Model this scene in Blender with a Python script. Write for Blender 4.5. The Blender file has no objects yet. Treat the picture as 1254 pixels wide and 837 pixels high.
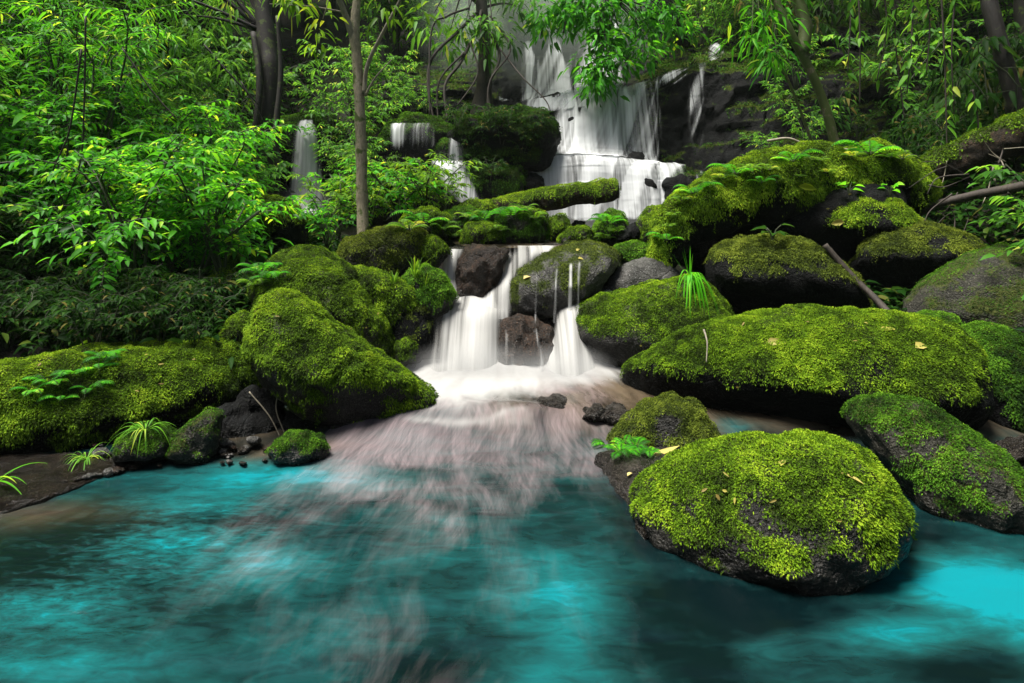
import bpy, bmesh, math
import numpy as np
from mathutils import Vector
from mathutils.bvhtree import BVHTree

R = np.random.default_rng(11)
# ------------------------------------------------------------------ view constants (1254 x 837 photograph)
F, H, CX, HY = 697.0, 1.3, 627.0, 250.0
CAM = np.array([0.0, 0.0, H])
scene = bpy.context.scene
COL = scene.collection


def P(px, py, D):
    """point at distance D in front of the camera whose direction was measured in the photograph"""
    return np.array([(px - CX) / F * D, D, H - (py - HY) / F * D])


def to_px(p):
    return CX + F * p[0] / p[1], HY - F * (p[2] - H) / p[1]


# ------------------------------------------------------------------ noise
def _h(ix, iy, iz, s):
    h = (ix * 374761393 + iy * 668265263 + iz * 2147483647 + s * 1274126177) & 0xFFFFFFFF
    h = ((h ^ (h >> 13)) * 1274126177) & 0xFFFFFFFF
    h = ((h ^ (h >> 15)) * 2246822519) & 0xFFFFFFFF
    return ((h ^ (h >> 16)) & 0xFFFFFF) / float(0xFFFFFF) * 2 - 1


def vnoise(p, s=0):
    p = np.asarray(p, float)
    i = np.floor(p).astype(np.int64)
    f = p - i
    f = f * f * f * (f * (f * 6 - 15) + 10)
    out = 0
    for a in (0, 1):
        wa = f[:, 0] if a else 1 - f[:, 0]
        for b in (0, 1):
            wb = f[:, 1] if b else 1 - f[:, 1]
            for c in (0, 1):
                wc = f[:, 2] if c else 1 - f[:, 2]
                out = out + wa * wb * wc * _h(i[:, 0] + a, i[:, 1] + b, i[:, 2] + c, s)
    return out


def fbm(p, octv=4, s=0, lac=2.03, gain=.5):
    p = np.asarray(p, float)
    o, a = 0, 1.0
    for k in range(octv):
        o = o + a * vnoise(p, s + 17 * k)
        p = p * lac + 3.7
        a *= gain
    return o


def sstep(a, b, x):
    t = np.clip((x - a) / (b - a), 0, 1)
    return t * t * (3 - 2 * t)


def nrm(v):
    v = np.asarray(v, float)
    return v / np.maximum(np.linalg.norm(v, axis=-1, keepdims=True), 1e-9)


# ------------------------------------------------------------------ objects
def tag(o, label=None, cat=None, group=None, kind=None):
    if label: o['label'] = label
    if cat: o['category'] = cat
    if group: o['group'] = group
    if kind: o['kind'] = kind
    return o


def thing(name, label, cat, loc=(0, 0, 0), group=None):
    o = bpy.data.objects.new(name, None)
    o.empty_display_size = .1
    COL.objects.link(o)
    o.location = Vector(loc)
    return tag(o, label, cat, group)


def mesh_obj(name, V, Fs, mat, parent=None, smooth=True, attrs=None, origin=None):
    """V (n,3); Fs: one (m,k) int array or a list of them; attrs: float per vertex"""
    V = np.asarray(V, float)
    if origin is None:
        origin = np.array(parent.location) if parent else np.zeros(3)
    if not isinstance(Fs, (list, tuple)): Fs = [Fs]
    Fs = [np.asarray(f, np.int64) for f in Fs if len(f)]
    me = bpy.data.meshes.new(name)
    me.vertices.add(len(V))
    me.vertices.foreach_set('co', (V - origin).astype(np.float32).ravel())
    nl = sum(f.size for f in Fs)
    npoly = sum(len(f) for f in Fs)
    me.loops.add(nl)
    me.polygons.add(npoly)
    me.loops.foreach_set('vertex_index', np.concatenate([f.ravel() for f in Fs]).astype(np.int32))
    tot = np.concatenate([np.full(len(f), f.shape[1]) for f in Fs])
    st = np.concatenate([[0], np.cumsum(tot)[:-1]])
    me.polygons.foreach_set('loop_start', st.astype(np.int32))
    me.update(calc_edges=True)
    me.validate()
    me.polygons.foreach_set('use_smooth', np.full(len(me.polygons), smooth))
    for k, a in (attrs or {}).items():
        at = me.attributes.new(k, 'FLOAT', 'POINT')
        at.data.foreach_set('value', np.asarray(a, np.float32))
    me.materials.append(mat)
    o = bpy.data.objects.new(name, me)
    COL.objects.link(o)
    if parent:
        o.parent = parent
    else:
        o.location = Vector(origin)
    return o


def dup(root, loc, rz=0, sc=1.0, tilt=(0, 0), label=None, group=None):
    r = root.copy()
    COL.objects.link(r)
    r.location = Vector(loc)
    r.rotation_euler = (tilt[0], tilt[1], rz)
    r.scale = (sc, sc, sc) if np.isscalar(sc) else sc
    if label: r['label'] = label
    if group: r['group'] = group
    for ch in list(root.children):
        c = ch.copy()
        COL.objects.link(c)
        c.parent = r
    return r


# ------------------------------------------------------------------ materials
def new_mat(name):
    m = bpy.data.materials.new(name)
    m.use_nodes = True
    nt = m.node_tree
    for n in list(nt.nodes): nt.nodes.remove(n)
    out = nt.nodes.new('ShaderNodeOutputMaterial')
    return m, nt, out


def N(nt, t, **kw):
    n = nt.nodes.new(t)
    for k, v in kw.items():
        if k in n.inputs.keys() if isinstance(k, str) else False:
            n.inputs[k].default_value = v
        else:
            setattr(n, k, v)
    return n


def ramp(nt, stops, interp='LINEAR'):
    n = nt.nodes.new('ShaderNodeValToRGB')
    cr = n.color_ramp
    cr.interpolation = interp
    while len(cr.elements) > 1: cr.elements.remove(cr.elements[-1])
    cr.elements[0].position = stops[0][0]
    cr.elements[0].color = (*stops[0][1], 1)
    for p, c in stops[1:]:
        e = cr.elements.new(p)
        e.color = (*c, 1)
    return n


def attr(nt, name):
    n = nt.nodes.new('ShaderNodeAttribute')
    n.attribute_name = name
    return n.outputs['Fac']


def math_(nt, op, a, b=None, c=None, clamp=False):
    n = nt.nodes.new('ShaderNodeMath')
    n.operation = op
    n.use_clamp = clamp
    for i, v in enumerate((a, b, c)):
        if v is None: continue
        if isinstance(v, (int, float)): n.inputs[i].default_value = v
        else: nt.links.new(v, n.inputs[i])
    return n.outputs[0]


def mixc(nt, fac, a, b):
    n = nt.nodes.new('ShaderNodeMix')
    n.data_type = 'RGBA'
    for s, v in ((n.inputs[0], fac), (n.inputs[6], a), (n.inputs[7], b)):
        if isinstance(v, (int, float)): s.default_value = v
        elif isinstance(v, tuple): s.default_value = (*v, 1)
        else: nt.links.new(v, s)
    return n.outputs[2]


def noise(nt, vec, scale, detail=3, rough=.55, dist=0):
    n = nt.nodes.new('ShaderNodeTexNoise')
    n.inputs['Scale'].default_value = scale
    n.inputs['Detail'].default_value = detail
    n.inputs['Roughness'].default_value = rough
    n.inputs['Distortion'].default_value = dist
    if vec is not None: nt.links.new(vec, n.inputs['Vector'])
    return n.outputs['Fac']


def maprange(nt, v, a, b, c=0., d=1., smooth=False):
    n = nt.nodes.new('ShaderNodeMapRange')
    n.interpolation_type = 'SMOOTHSTEP' if smooth else 'LINEAR'
    nt.links.new(v, n.inputs[0])
    for i, x in enumerate((a, b, c, d)): n.inputs[i + 1].default_value = x
    return n.outputs[0]


def pos(nt):
    return nt.nodes.new('ShaderNodeNewGeometry').outputs['Position']


def bump(nt, h, strength, dist=.01):
    n = nt.nodes.new('ShaderNodeBump')
    n.inputs['Strength'].default_value = strength
    n.inputs['Distance'].default_value = dist
    nt.links.new(h, n.inputs['Height'])
    return n.outputs[0]


def combine(nt, x, y, z=0.):
    n = nt.nodes.new('ShaderNodeCombineXYZ')
    for i, v in enumerate((x, y, z)):
        if isinstance(v, (int, float)): n.inputs[i].default_value = v
        else: nt.links.new(v, n.inputs[i])
    return n.outputs[0]


def leaf_mat(name, stops, trans=.45, rough=.45, spec=.35):
    """stops: ramp over the per-leaf attribute 'tone'"""
    m, nt, out = new_mat(name)
    rp = ramp(nt, stops)
    nt.links.new(attr(nt, 'tone'), rp.inputs[0])
    pr = N(nt, 'ShaderNodeBsdfPrincipled')
    pr.inputs['Roughness'].default_value = rough
    pr.inputs['Specular IOR Level'].default_value = spec
    nt.links.new(rp.outputs[0], pr.inputs['Base Color'])
    tr = N(nt, 'ShaderNodeBsdfTranslucent')
    hs = N(nt, 'ShaderNodeHueSaturation')
    hs.inputs['Hue'].default_value = .485
    hs.inputs['Value'].default_value = 1.5
    nt.links.new(rp.outputs[0], hs.inputs['Color'])
    nt.links.new(hs.outputs[0], tr.inputs[0])
    mx = N(nt, 'ShaderNodeMixShader')
    mx.inputs[0].default_value = trans
    nt.links.new(pr.outputs[0], mx.inputs[1])
    nt.links.new(tr.outputs[0], mx.inputs[2])
    nt.links.new(mx.outputs[0], out.inputs[0])
    return m


def stone_mat(name, c1, c2, c3=None, rough=(.35, .7), moss=((.010, .018, .002), (.045, .065, .004)), scale=6., bstr=1.0):
    m, nt, out = new_mat(name)
    p = pos(nt)
    n1 = noise(nt, p, scale, 6, .65)
    n2 = noise(nt, p, scale * 9, 4, .7)
    vo = N(nt, 'ShaderNodeTexVoronoi')
    vo.inputs['Scale'].default_value = scale * 14
    nt.links.new(p, vo.inputs['Vector'])
    f = math_(nt, 'ADD', math_(nt, 'MULTIPLY', n1, .6), math_(nt, 'MULTIPLY', n2, .4))
    rp = ramp(nt, [(.34, c1), (.5, c2), (.62, c3 or tuple(1.7 * x for x in c2)), (.72, tuple(2.2 * x for x in (c3 or c2)))])
    nt.links.new(f, rp.inputs[0])
    sp1 = noise(nt, p, scale * 17, 2, .6)
    spk = maprange(nt, sp1, .6, .72)
    stc = mixc(nt, math_(nt, 'MULTIPLY', spk, .75), rp.outputs[0], tuple(min(.3, 3.2 * x + .01) for x in (c3 or c2)))
    mo = math_(nt, 'ADD', attr(nt, 'moss'), math_(nt, 'MULTIPLY', math_(nt, 'SUBTRACT', n2, .5), 1.2))
    mf = maprange(nt, mo, .15, .6)
    mr = ramp(nt, [(.35, moss[0]), (.65, moss[1])])
    nt.links.new(n2, mr.inputs[0])
    col = mixc(nt, mf, stc, mr.outputs[0])
    pr = N(nt, 'ShaderNodeBsdfPrincipled')
    pr.inputs['Specular IOR Level'].default_value = .10 if 'black' in name else .28
    nt.links.new(col, pr.inputs['Base Color'])
    rg = maprange(nt, n1, .3, .7, rough[0], rough[1])
    rg = math_(nt, 'MAXIMUM', rg, math_(nt, 'MULTIPLY', mf, .9))
    sz = N(nt, 'ShaderNodeSeparateXYZ')
    nt.links.new(p, sz.inputs[0])
    wet = maprange(nt, math_(nt, 'ADD', sz.outputs[2], math_(nt, 'MULTIPLY', n1, -.10)), -.02, .03, 1., 0.)
    rg = math_(nt, 'MULTIPLY', rg, maprange(nt, wet, 0, 1, 1., .3))
    nt.links.new(rg, pr.inputs['Roughness'])
    hgt = math_(nt, 'ADD', n1, math_(nt, 'MULTIPLY', n2, .55))
    hgt = math_(nt, 'ADD', hgt, math_(nt, 'MULTIPLY', sp1, .35))
    hgt = math_(nt, 'ADD', hgt, math_(nt, 'MULTIPLY', vo.outputs[0], .15))
    cr_ = N(nt, 'ShaderNodeTexVoronoi')
    cr_.feature = 'DISTANCE_TO_EDGE'
    cr_.inputs['Scale'].default_value = scale * .55
    ds = N(nt, 'ShaderNodeVectorMath')
    ds.operation = 'MULTIPLY_ADD'
    nn_ = N(nt, 'ShaderNodeTexNoise')
    nn_.inputs['Scale'].default_value = scale * .6
    nt.links.new(p, nn_.inputs['Vector'])
    nt.links.new(nn_.outputs['Color'], ds.inputs[0])
    ds.inputs[1].default_value = (.25, .25, .25)
    nt.links.new(p, ds.inputs[2])
    nt.links.new(ds.outputs[0], cr_.inputs['Vector'])
    hgt = math_(nt, 'ADD', hgt, math_(nt, 'MULTIPLY', maprange(nt, cr_.outputs[0], 0, .04), .22))
    nt.links.new(bump(nt, hgt, bstr, .03), pr.inputs['Normal'])
    nt.links.new(pr.outputs[0], out.inputs[0])
    return m


def fall_mat(name, ku=14., kv=.9, contrast=1.1, col=(.86, .88, .9), bias=0.):
    m, nt, out = new_mat(name)
    u, v = attr(nt, 'across'), attr(nt, 'down')
    a = noise(nt, combine(nt, math_(nt, 'MULTIPLY', u, ku), math_(nt, 'MULTIPLY', v, kv), 1.3), 1., 3, .6, .25)
    b = noise(nt, combine(nt, math_(nt, 'MULTIPLY', u, ku * 3.3), math_(nt, 'MULTIPLY', v, kv * 1.5), 7.7), 1., 3, .6, .2)
    n = math_(nt, 'ADD', math_(nt, 'MULTIPLY', a, .65), math_(nt, 'MULTIPLY', b, .35))
    s = math_(nt, 'ADD', attr(nt, 'veil'), math_(nt, 'MULTIPLY', math_(nt, 'SUBTRACT', n, .5), 2.2 * contrast))
    al = maprange(nt, s, .05 + bias, 1.15 + bias, 0, 1, True)
    al = math_(nt, 'MULTIPLY', al, maprange(nt, attr(nt, 'veil'), .0, .2))
    shade = maprange(nt, n, .35, .65, .0, 1.)
    cc = mixc(nt, shade, tuple(.62 * c for c in col), col)
    di = N(nt, 'ShaderNodeBsdfDiffuse')
    nt.links.new(cc, di.inputs[0])
    tr = N(nt, 'ShaderNodeBsdfTranslucent')
    nt.links.new(cc, tr.inputs[0])
    mx = N(nt, 'ShaderNodeMixShader')
    mx.inputs[0].default_value = .45
    nt.links.new(di.outputs[0], mx.inputs[1])
    nt.links.new(tr.outputs[0], mx.inputs[2])
    tp = N(nt, 'ShaderNodeBsdfTransparent')
    m2 = N(nt, 'ShaderNodeMixShader')
    nt.links.new(al, m2.inputs[0])
    nt.links.new(tp.outputs[0], m2.inputs[1])
    nt.links.new(mx.outputs[0], m2.inputs[2])
    nt.links.new(m2.outputs[0], out.inputs[0])
    return m


def bark_mat(name, c1, c2, moss=0.):
    m, nt, out = new_mat(name)
    p = pos(nt)
    n1 = noise(nt, p, 9, 5, .65)
    mp = N(nt, 'ShaderNodeMapping')
    mp.inputs['Scale'].default_value = (1, 1, .25)
    nt.links.new(p, mp.inputs[0])
    n2 = noise(nt, mp.outputs[0], 60, 4, .7)
    rp = ramp(nt, [(.35, c1), (.65, c2)])
    nt.links.new(math_(nt, 'ADD', math_(nt, 'MULTIPLY', n1, .5), math_(nt, 'MULTIPLY', n2, .5)), rp.inputs[0])
    col = rp.outputs[0]
    if moss:
        mf = maprange(nt, n1, .62 - moss * .3, .7 - moss * .3)
        col = mixc(nt, mf, col, (.05, .075, .008))
    pr = N(nt, 'ShaderNodeBsdfPrincipled')
    pr.inputs['Roughness'].default_value = .75
    nt.links.new(col, pr.inputs['Base Color'])
    nt.links.new(bump(nt, n2, .6, .01), pr.inputs['Normal'])
    nt.links.new(pr.outputs[0], out.inputs[0])
    return m


M = {}
M['stone_dark'] = stone_mat('stone_dark', (.002, .002, .002), (.008, .0078, .007), (.035, .033, .029), rough=(.3, .6))
M['stone_black'] = stone_mat('stone_black', (.0012, .0012, .0013), (.0035, .0038, .004), (.010, .011, .0115), rough=(.5, .85))
M['stone_grey'] = stone_mat('stone_grey', (.014, .014, .013), (.05, .049, .045), (.11, .105, .1), rough=(.3, .6))
M['stone_brown'] = stone_mat('stone_brown', (.004, .003, .0025), (.014, .009, .006), (.055, .028, .016), rough=(.25, .6))
M['stone_olive'] = stone_mat('stone_olive', (.005, .005, .0035), (.019, .018, .013), (.045, .043, .033), rough=(.4, .7), moss=((.02, .028, .005), (.05, .06, .008)))
M['stone_wet'] = stone_mat('stone_wet', (.003, .0025, .002), (.012, .010, .008), (.05, .042, .035), rough=(.15, .45), scale=9)
M['soil'] = stone_mat('soil', (.002, .0015, .001), (.007, .005, .003), (.017, .012, .007), rough=(.7, .95), moss=((.006, .012, .002), (.02, .035, .004)))
M['moss'] = leaf_mat('moss', [(0, (0.006269, 0.01334, 0.00135)), (.3, (0.02926, 0.06135, 0.0027)), (.6, (0.08884, 0.1801, 0.0054)), (.85, (0.1777, 0.3068, 0.00945)), (1, (0.2717, 0.3868, 0.0189))], .25, .8, .15)
M['moss_dull'] = leaf_mat('moss_dull', [(0, (0.008669, 0.01383, 0.0028)), (.35, (0.03251, 0.0498, 0.0056)), (.65, (0.08127, 0.1176, 0.0098)), (1, (0.1842, 0.2351, 0.0252))], .25, .8, .15)
M['moss_green'] = leaf_mat('moss_green', [(0, (0.005612, 0.0172, 0.0029)), (.4, (0.02469, 0.07163, 0.00435)), (.7, (0.06173, 0.1719, 0.00725)), (1, (0.1459, 0.3009, 0.0174))], .25, .8, .15)
M['leaf_vivid'] = leaf_mat('leaf_vivid', [(0, (0.0108, 0.063, 0.0036)), (.5, (0.0396, 0.252, 0.0072)), (.85, (0.117, 0.468, 0.0144)), (1, (0.396, 0.6, 0.0252))], 0.5, 0.5, 0.18)
M['leaf_mid'] = leaf_mat('leaf_mid', [(0, (0.01607, 0.06885, 0.006885)), (.5, (0.06426, 0.218, 0.01607)), (.85, (0.1607, 0.4131, 0.02754)), (1, (0.459, 0.5508, 0.06885))], 0.5, 0.5, 0.18)
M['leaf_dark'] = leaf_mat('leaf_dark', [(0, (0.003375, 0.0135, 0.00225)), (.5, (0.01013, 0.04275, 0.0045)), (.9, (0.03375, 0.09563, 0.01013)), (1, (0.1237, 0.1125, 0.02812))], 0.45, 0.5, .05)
M['leaf_lime'] = leaf_mat('leaf_lime', [(0, (0.0275, 0.0825, 0.0055)), (.5, (0.09625, 0.2338, 0.011)), (.85, (0.1925, 0.3713, 0.0165)), (1, (0.4125, 0.4537, 0.0275))], 0.5, 0.5, 0.18)
M['leaf_dry'] = leaf_mat('leaf_dry', [(0, (.16, .11, .03)), (.5, (.36, .33, .06)), (1, (.5, .42, .16))], .25, .6, .3)
M['bark_grey'] = bark_mat('bark_grey', (.10, .085, .055), (.36, .31, .21), .3)
M['bark_dark'] = bark_mat('bark_dark', (.004, .003, .002), (.018, .013, .009), .2)
M['bark_moss'] = bark_mat('bark_moss', (.06, .055, .03), (.2, .18, .09), .75)
M['twig_pale'] = bark_mat('twig_pale', (.13, .11, .08), (.3, .27, .2))
M['twig_brown'] = bark_mat('twig_brown', (.012, .009, .006), (.045, .033, .024))
M['stem_green'] = bark_mat('stem_green', (.012, .022, .006), (.04, .05, .02))
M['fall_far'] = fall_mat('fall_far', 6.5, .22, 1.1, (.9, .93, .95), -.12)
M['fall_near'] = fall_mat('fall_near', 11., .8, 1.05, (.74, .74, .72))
M['trickle'] = fall_mat('trickle', 26., 1.2, .8, (.86, .87, .87))


# ------------------------------------------------------------------ geometry kit
def leaves(base, d, up, L, W, droop=0., fold=.18, tone=None, lowpoly=False):
    n = len(base)
    d = nrm(d)
    side = nrm(np.cross(d, up))
    up2 = np.cross(side, d)
    L = np.broadcast_to(L, n)[:, None]
    W = np.broadcast_to(W, n)[:, None] * .5
    dr = np.broadcast_to(droop, n)[:, None]
    z = np.array([0, 0, 1.])
    c = lambda t: base + d * L * t - z * dr * L * t * t
    if lowpoly:
        m = c(.45)
        V = np.stack([base, m + side * W + up2 * W * fold, c(1.), m - side * W + up2 * W * fold], 1)
        fc = np.array([[0, 1, 2], [0, 2, 3]])
        k = 4
    else:
        a, b = c(.3), c(.68)
        e = up2 * W * fold * 2
        V = np.stack([base, a + side * W + e, a, a - side * W + e, b + side * W * .78 + e * .8, b, b - side * W * .78 + e * .8, c(1.)], 1)
        fc = np.array([[0, 1, 2], [0, 2, 3], [1, 4, 5], [1, 5, 2], [2, 5, 6], [2, 6, 3], [4, 7, 5], [5, 7, 6]])
        k = 8
    Fc = (np.arange(n) * k)[:, None, None] + fc[None]
    t = np.repeat(R.random(n) if tone is None else tone, k)
    return V.reshape(-1, 3), Fc.reshape(-1, 3), t


def merge(parts):
    Vs, Fs, Ts, off = [], {}, [], 0
    for p in parts:
        V, Fc = p[0], p[1]
        Vs.append(V)
        for f in (Fc if isinstance(Fc, list) else [Fc]):
            if len(f): Fs.setdefault(f.shape[1], []).append(f + off)
        Ts.append(p[2] if len(p) > 2 else np.zeros(len(V)))
        off += len(V)
    return np.concatenate(Vs), [np.concatenate(f) for f in Fs.values()], np.concatenate(Ts)


def smooth_path(pts, n):
    pts = np.asarray(pts, float)
    if len(pts) < 3:
        t = np.linspace(0, 1, n)[:, None]
        return pts[0] * (1 - t) + pts[-1] * t
    Q = np.vstack([2 * pts[0] - pts[1], pts, 2 * pts[-1] - pts[-2]])
    m = len(pts) - 1
    s = np.linspace(0, m - 1e-6, n)
    i = s.astype(int)
    t = (s - i)[:, None]
    p0, p1, p2, p3 = Q[i], Q[i + 1], Q[i + 2], Q[i + 3]
    return .5 * (2 * p1 + (p2 - p0) * t + (2 * p0 - 5 * p1 + 4 * p2 - p3) * t * t + (3 * p1 - p0 - 3 * p2 + p3) * t ** 3)


def tube(pts, r0, r1=None, sides=7, n=None, wob=0., seed=0, caps=True):
    n = n or max(2, 5 * (len(pts) - 1))
    C = smooth_path(pts, n)
    if np.ndim(r0): rr = np.interp(np.linspace(0, 1, n), np.linspace(0, 1, len(r0)), r0)
    else: rr = np.linspace(r0, r0 if r1 is None else r1, n)
    T = nrm(np.gradient(C, axis=0))
    ref = np.array([.13, .31, .94]) if abs(T[0, 2]) < .8 else np.array([.9, .4, .1])
    A = nrm(np.cross(T, ref))
    B = np.cross(T, A)
    th = np.linspace(0, 2 * math.pi, sides, endpoint=False)
    ring = A[:, None] * np.cos(th)[None, :, None] + B[:, None] * np.sin(th)[None, :, None]
    rad = np.broadcast_to(rr[:, None], (n, sides)).copy()
    if wob:
        q = (C[:, None] + ring * rr[:, None, None])
        rad *= 1 + wob * fbm(q.reshape(-1, 3) * (.8 / max(rr.mean(), .01)), 3, seed).reshape(n, sides)
    V = (C[:, None] + ring * rad[..., None]).reshape(-1, 3)
    i = np.arange(n - 1)[:, None] * sides
    j = np.arange(sides)[None]
    k = (j + 1) % sides
    Q = np.stack([i + j, i + k, i + sides + k, i + sides + j], -1).reshape(-1, 4)
    Fs = [Q]
    if caps:
        V = np.vstack([V, C[0], C[-1]])
        a, b = len(V) - 2, len(V) - 1
        jj = np.arange(sides)
        Fs.append(np.stack([np.full(sides, a), (jj + 1) % sides, jj], -1))
        o = (n - 1) * sides
        Fs.append(np.stack([np.full(sides, b), o + jj, o + (jj + 1) % sides], -1))
    return V, Fs


def ribbons(base, d0, L, W, droop, seg=7, tone=None, twist=None):
    """arching grass blades"""
    n = len(base)
    d0 = nrm(d0)
    L = np.broadcast_to(L, n)
    W = np.broadcast_to(W, n)
    droop = np.broadcast_to(droop, n)
    z = np.array([0, 0, 1.])
    t = np.linspace(0, 1, seg + 1)
    C = base[:, None] + d0[:, None] * (L[:, None] * t)[..., None] - z * (droop * L)[:, None, None] * (t ** 2.2)[None, :, None]
    side = np.cross(d0, z)
    side = nrm(np.where(np.linalg.norm(side, axis=1, keepdims=True) < .05, np.array([1., 0, 0]), side))
    prof = np.clip(np.minimum(1, .45 + 2.2 * t) * (1 - t ** 3), .03, 1)
    w = side[:, None] * (W[:, None] * prof * .5)[..., None]
    e = z * (W[:, None] * prof * .18)[..., None]
    V = np.stack([C + w + e, C, C - w + e], 2)
    k = (seg + 1) * 3
    f = []
    for s in range(seg):
        a = s * 3
        f += [[a, a + 1, a + 4, a + 3], [a + 1, a + 2, a + 5, a + 4]]
    Fc = (np.arange(n) * k)[:, None, None] + np.array(f)[None]
    tn = np.repeat(R.random(n) if tone is None else tone, k)
    return V.reshape(-1, 3), Fc.reshape(-1, 4), tn


_ico = {}


def ico(s):
    if s not in _ico:
        bm = bmesh.new()
        bmesh.ops.create_icosphere(bm, subdivisions=s, radius=1)
        V = np.array([v.co[:] for v in bm.verts])
        Fc = np.array([[v.index for v in f.verts] for f in bm.faces])
        bm.free()
        _ico[s] = (V, Fc)
    return _ico[s]


def vnormals(V, Fc):
    fn = np.cross(V[Fc[:, 1]] - V[Fc[:, 0]], V[Fc[:, 2]] - V[Fc[:, 0]])
    vn = np.zeros_like(V)
    for k in range(3): np.add.at(vn, Fc[:, k], fn)
    return nrm(vn), fn


SURF = []  # (V, tri faces) of ground and rocks, for standing things on them


def moss_leaves(V, Fc, mask, Lpx, dens, seed, Dm, hang=1., patch=3.0, shift=0.):
    """tiny moss leaflets over the masked part of a surface"""
    vn, fn = vnormals(V, Fc)
    area = .5 * np.linalg.norm(fn, axis=1)
    fm = mask[Fc].mean(1)
    fc = V[Fc].mean(1)
    fnn = nrm(fn)
    facing = (fnn * nrm(CAM - fc)).sum(1)
    w = area * fm * np.where(facing > -.25, 1., .22)
    L = max(.008, Lpx * Dm / 569.)
    tot = w.sum()
    n = int(min(260000, dens * tot / (L * L * .16)))
    if n < 3: return None
    rg = np.random.default_rng(seed)
    fi = rg.choice(len(Fc), n, p=w / tot)
    a, b = rg.random(n), rg.random(n)
    sw = a + b > 1
    a[sw], b[sw] = 1 - a[sw], 1 - b[sw]
    T = V[Fc[fi]]
    p = T[:, 0] + (T[:, 1] - T[:, 0]) * a[:, None] + (T[:, 2] - T[:, 0]) * b[:, None]
    nn = fnn[fi]
    rnd = rg.normal(size=(n, 3))
    steep = np.clip(1 - nn[:, 2], 0, 1.4)[:, None]
    d = nrm(nn * .75 + rnd * .55 - np.array([0, 0, 1.]) * steep * .9 * hang)
    p = p - nn * L * .15
    lowf = fbm(p * patch, 3, seed)
    cush = fbm(p * (1.1 / (L * 6)), 2, seed + 5)
    tone = .50 + shift + .20 * lowf + .24 * cush + .15 * rg.normal(size=n) + .12 * (nn[:, 2] - .5)  # cushion tops and upward faces toned lighter, gaps darker, painting overhead light
    tone = tone - .22 * sstep(.25, .7, fbm(p * patch * 1.9 + 5, 3, seed + 31)) + .12 * sstep(.3, .8, fbm(p * patch * 2.4 - 9, 3, seed + 33))
    LL = L * (.45 + 1.0 * rg.random(n))
    p = p + nn * (L * 1.0 * np.clip(cush + .45, 0, 1.4))[:, None]
    out = [leaves(p, d, nn + rnd * .3, LL, LL * .42, .25, .2, np.clip(tone, 0, 1), True)]
    # hanging strands where the cover ends on a steep face
    edge = (fm > .25) & (fnn[:, 2] < .45) & (fnn[:, 2] > -.25) & (facing > 0)
    if hang > 0 and edge.sum() > 10:
        we = area * edge
        ns = int(min(1800, 160 * hang * math.sqrt(we.sum()) * 3))
        ei = rg.choice(len(Fc), ns, p=we / we.sum())
        q = fc[ei] + fnn[ei] * L
        ln = np.where(rg.random(ns) < .12, rg.integers(6, 15, ns), rg.integers(2, 6, ns))
        rep = np.repeat(np.arange(ns), ln)
        idx = np.concatenate([np.arange(k) for k in ln])
        jit = rg.normal(size=(len(rep), 3)) * L * .25
        pp = q[rep] - np.array([0, 0, 1.]) * (idx * L * .55)[:, None] + jit + fnn[ei][rep] * L * .3
        dd = nrm(rg.normal(size=(len(rep), 3)) * .7 - np.array([0, 0, 1.]))
        tn = np.clip(.42 + shift + .15 * rg.normal(size=len(rep)), 0, 1)
        out.append(leaves(pp, dd, -nrm(pp - CAM), L * .9, L * .4, .1, .2, tn, True))
    return merge(out)


LSC = .58


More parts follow.
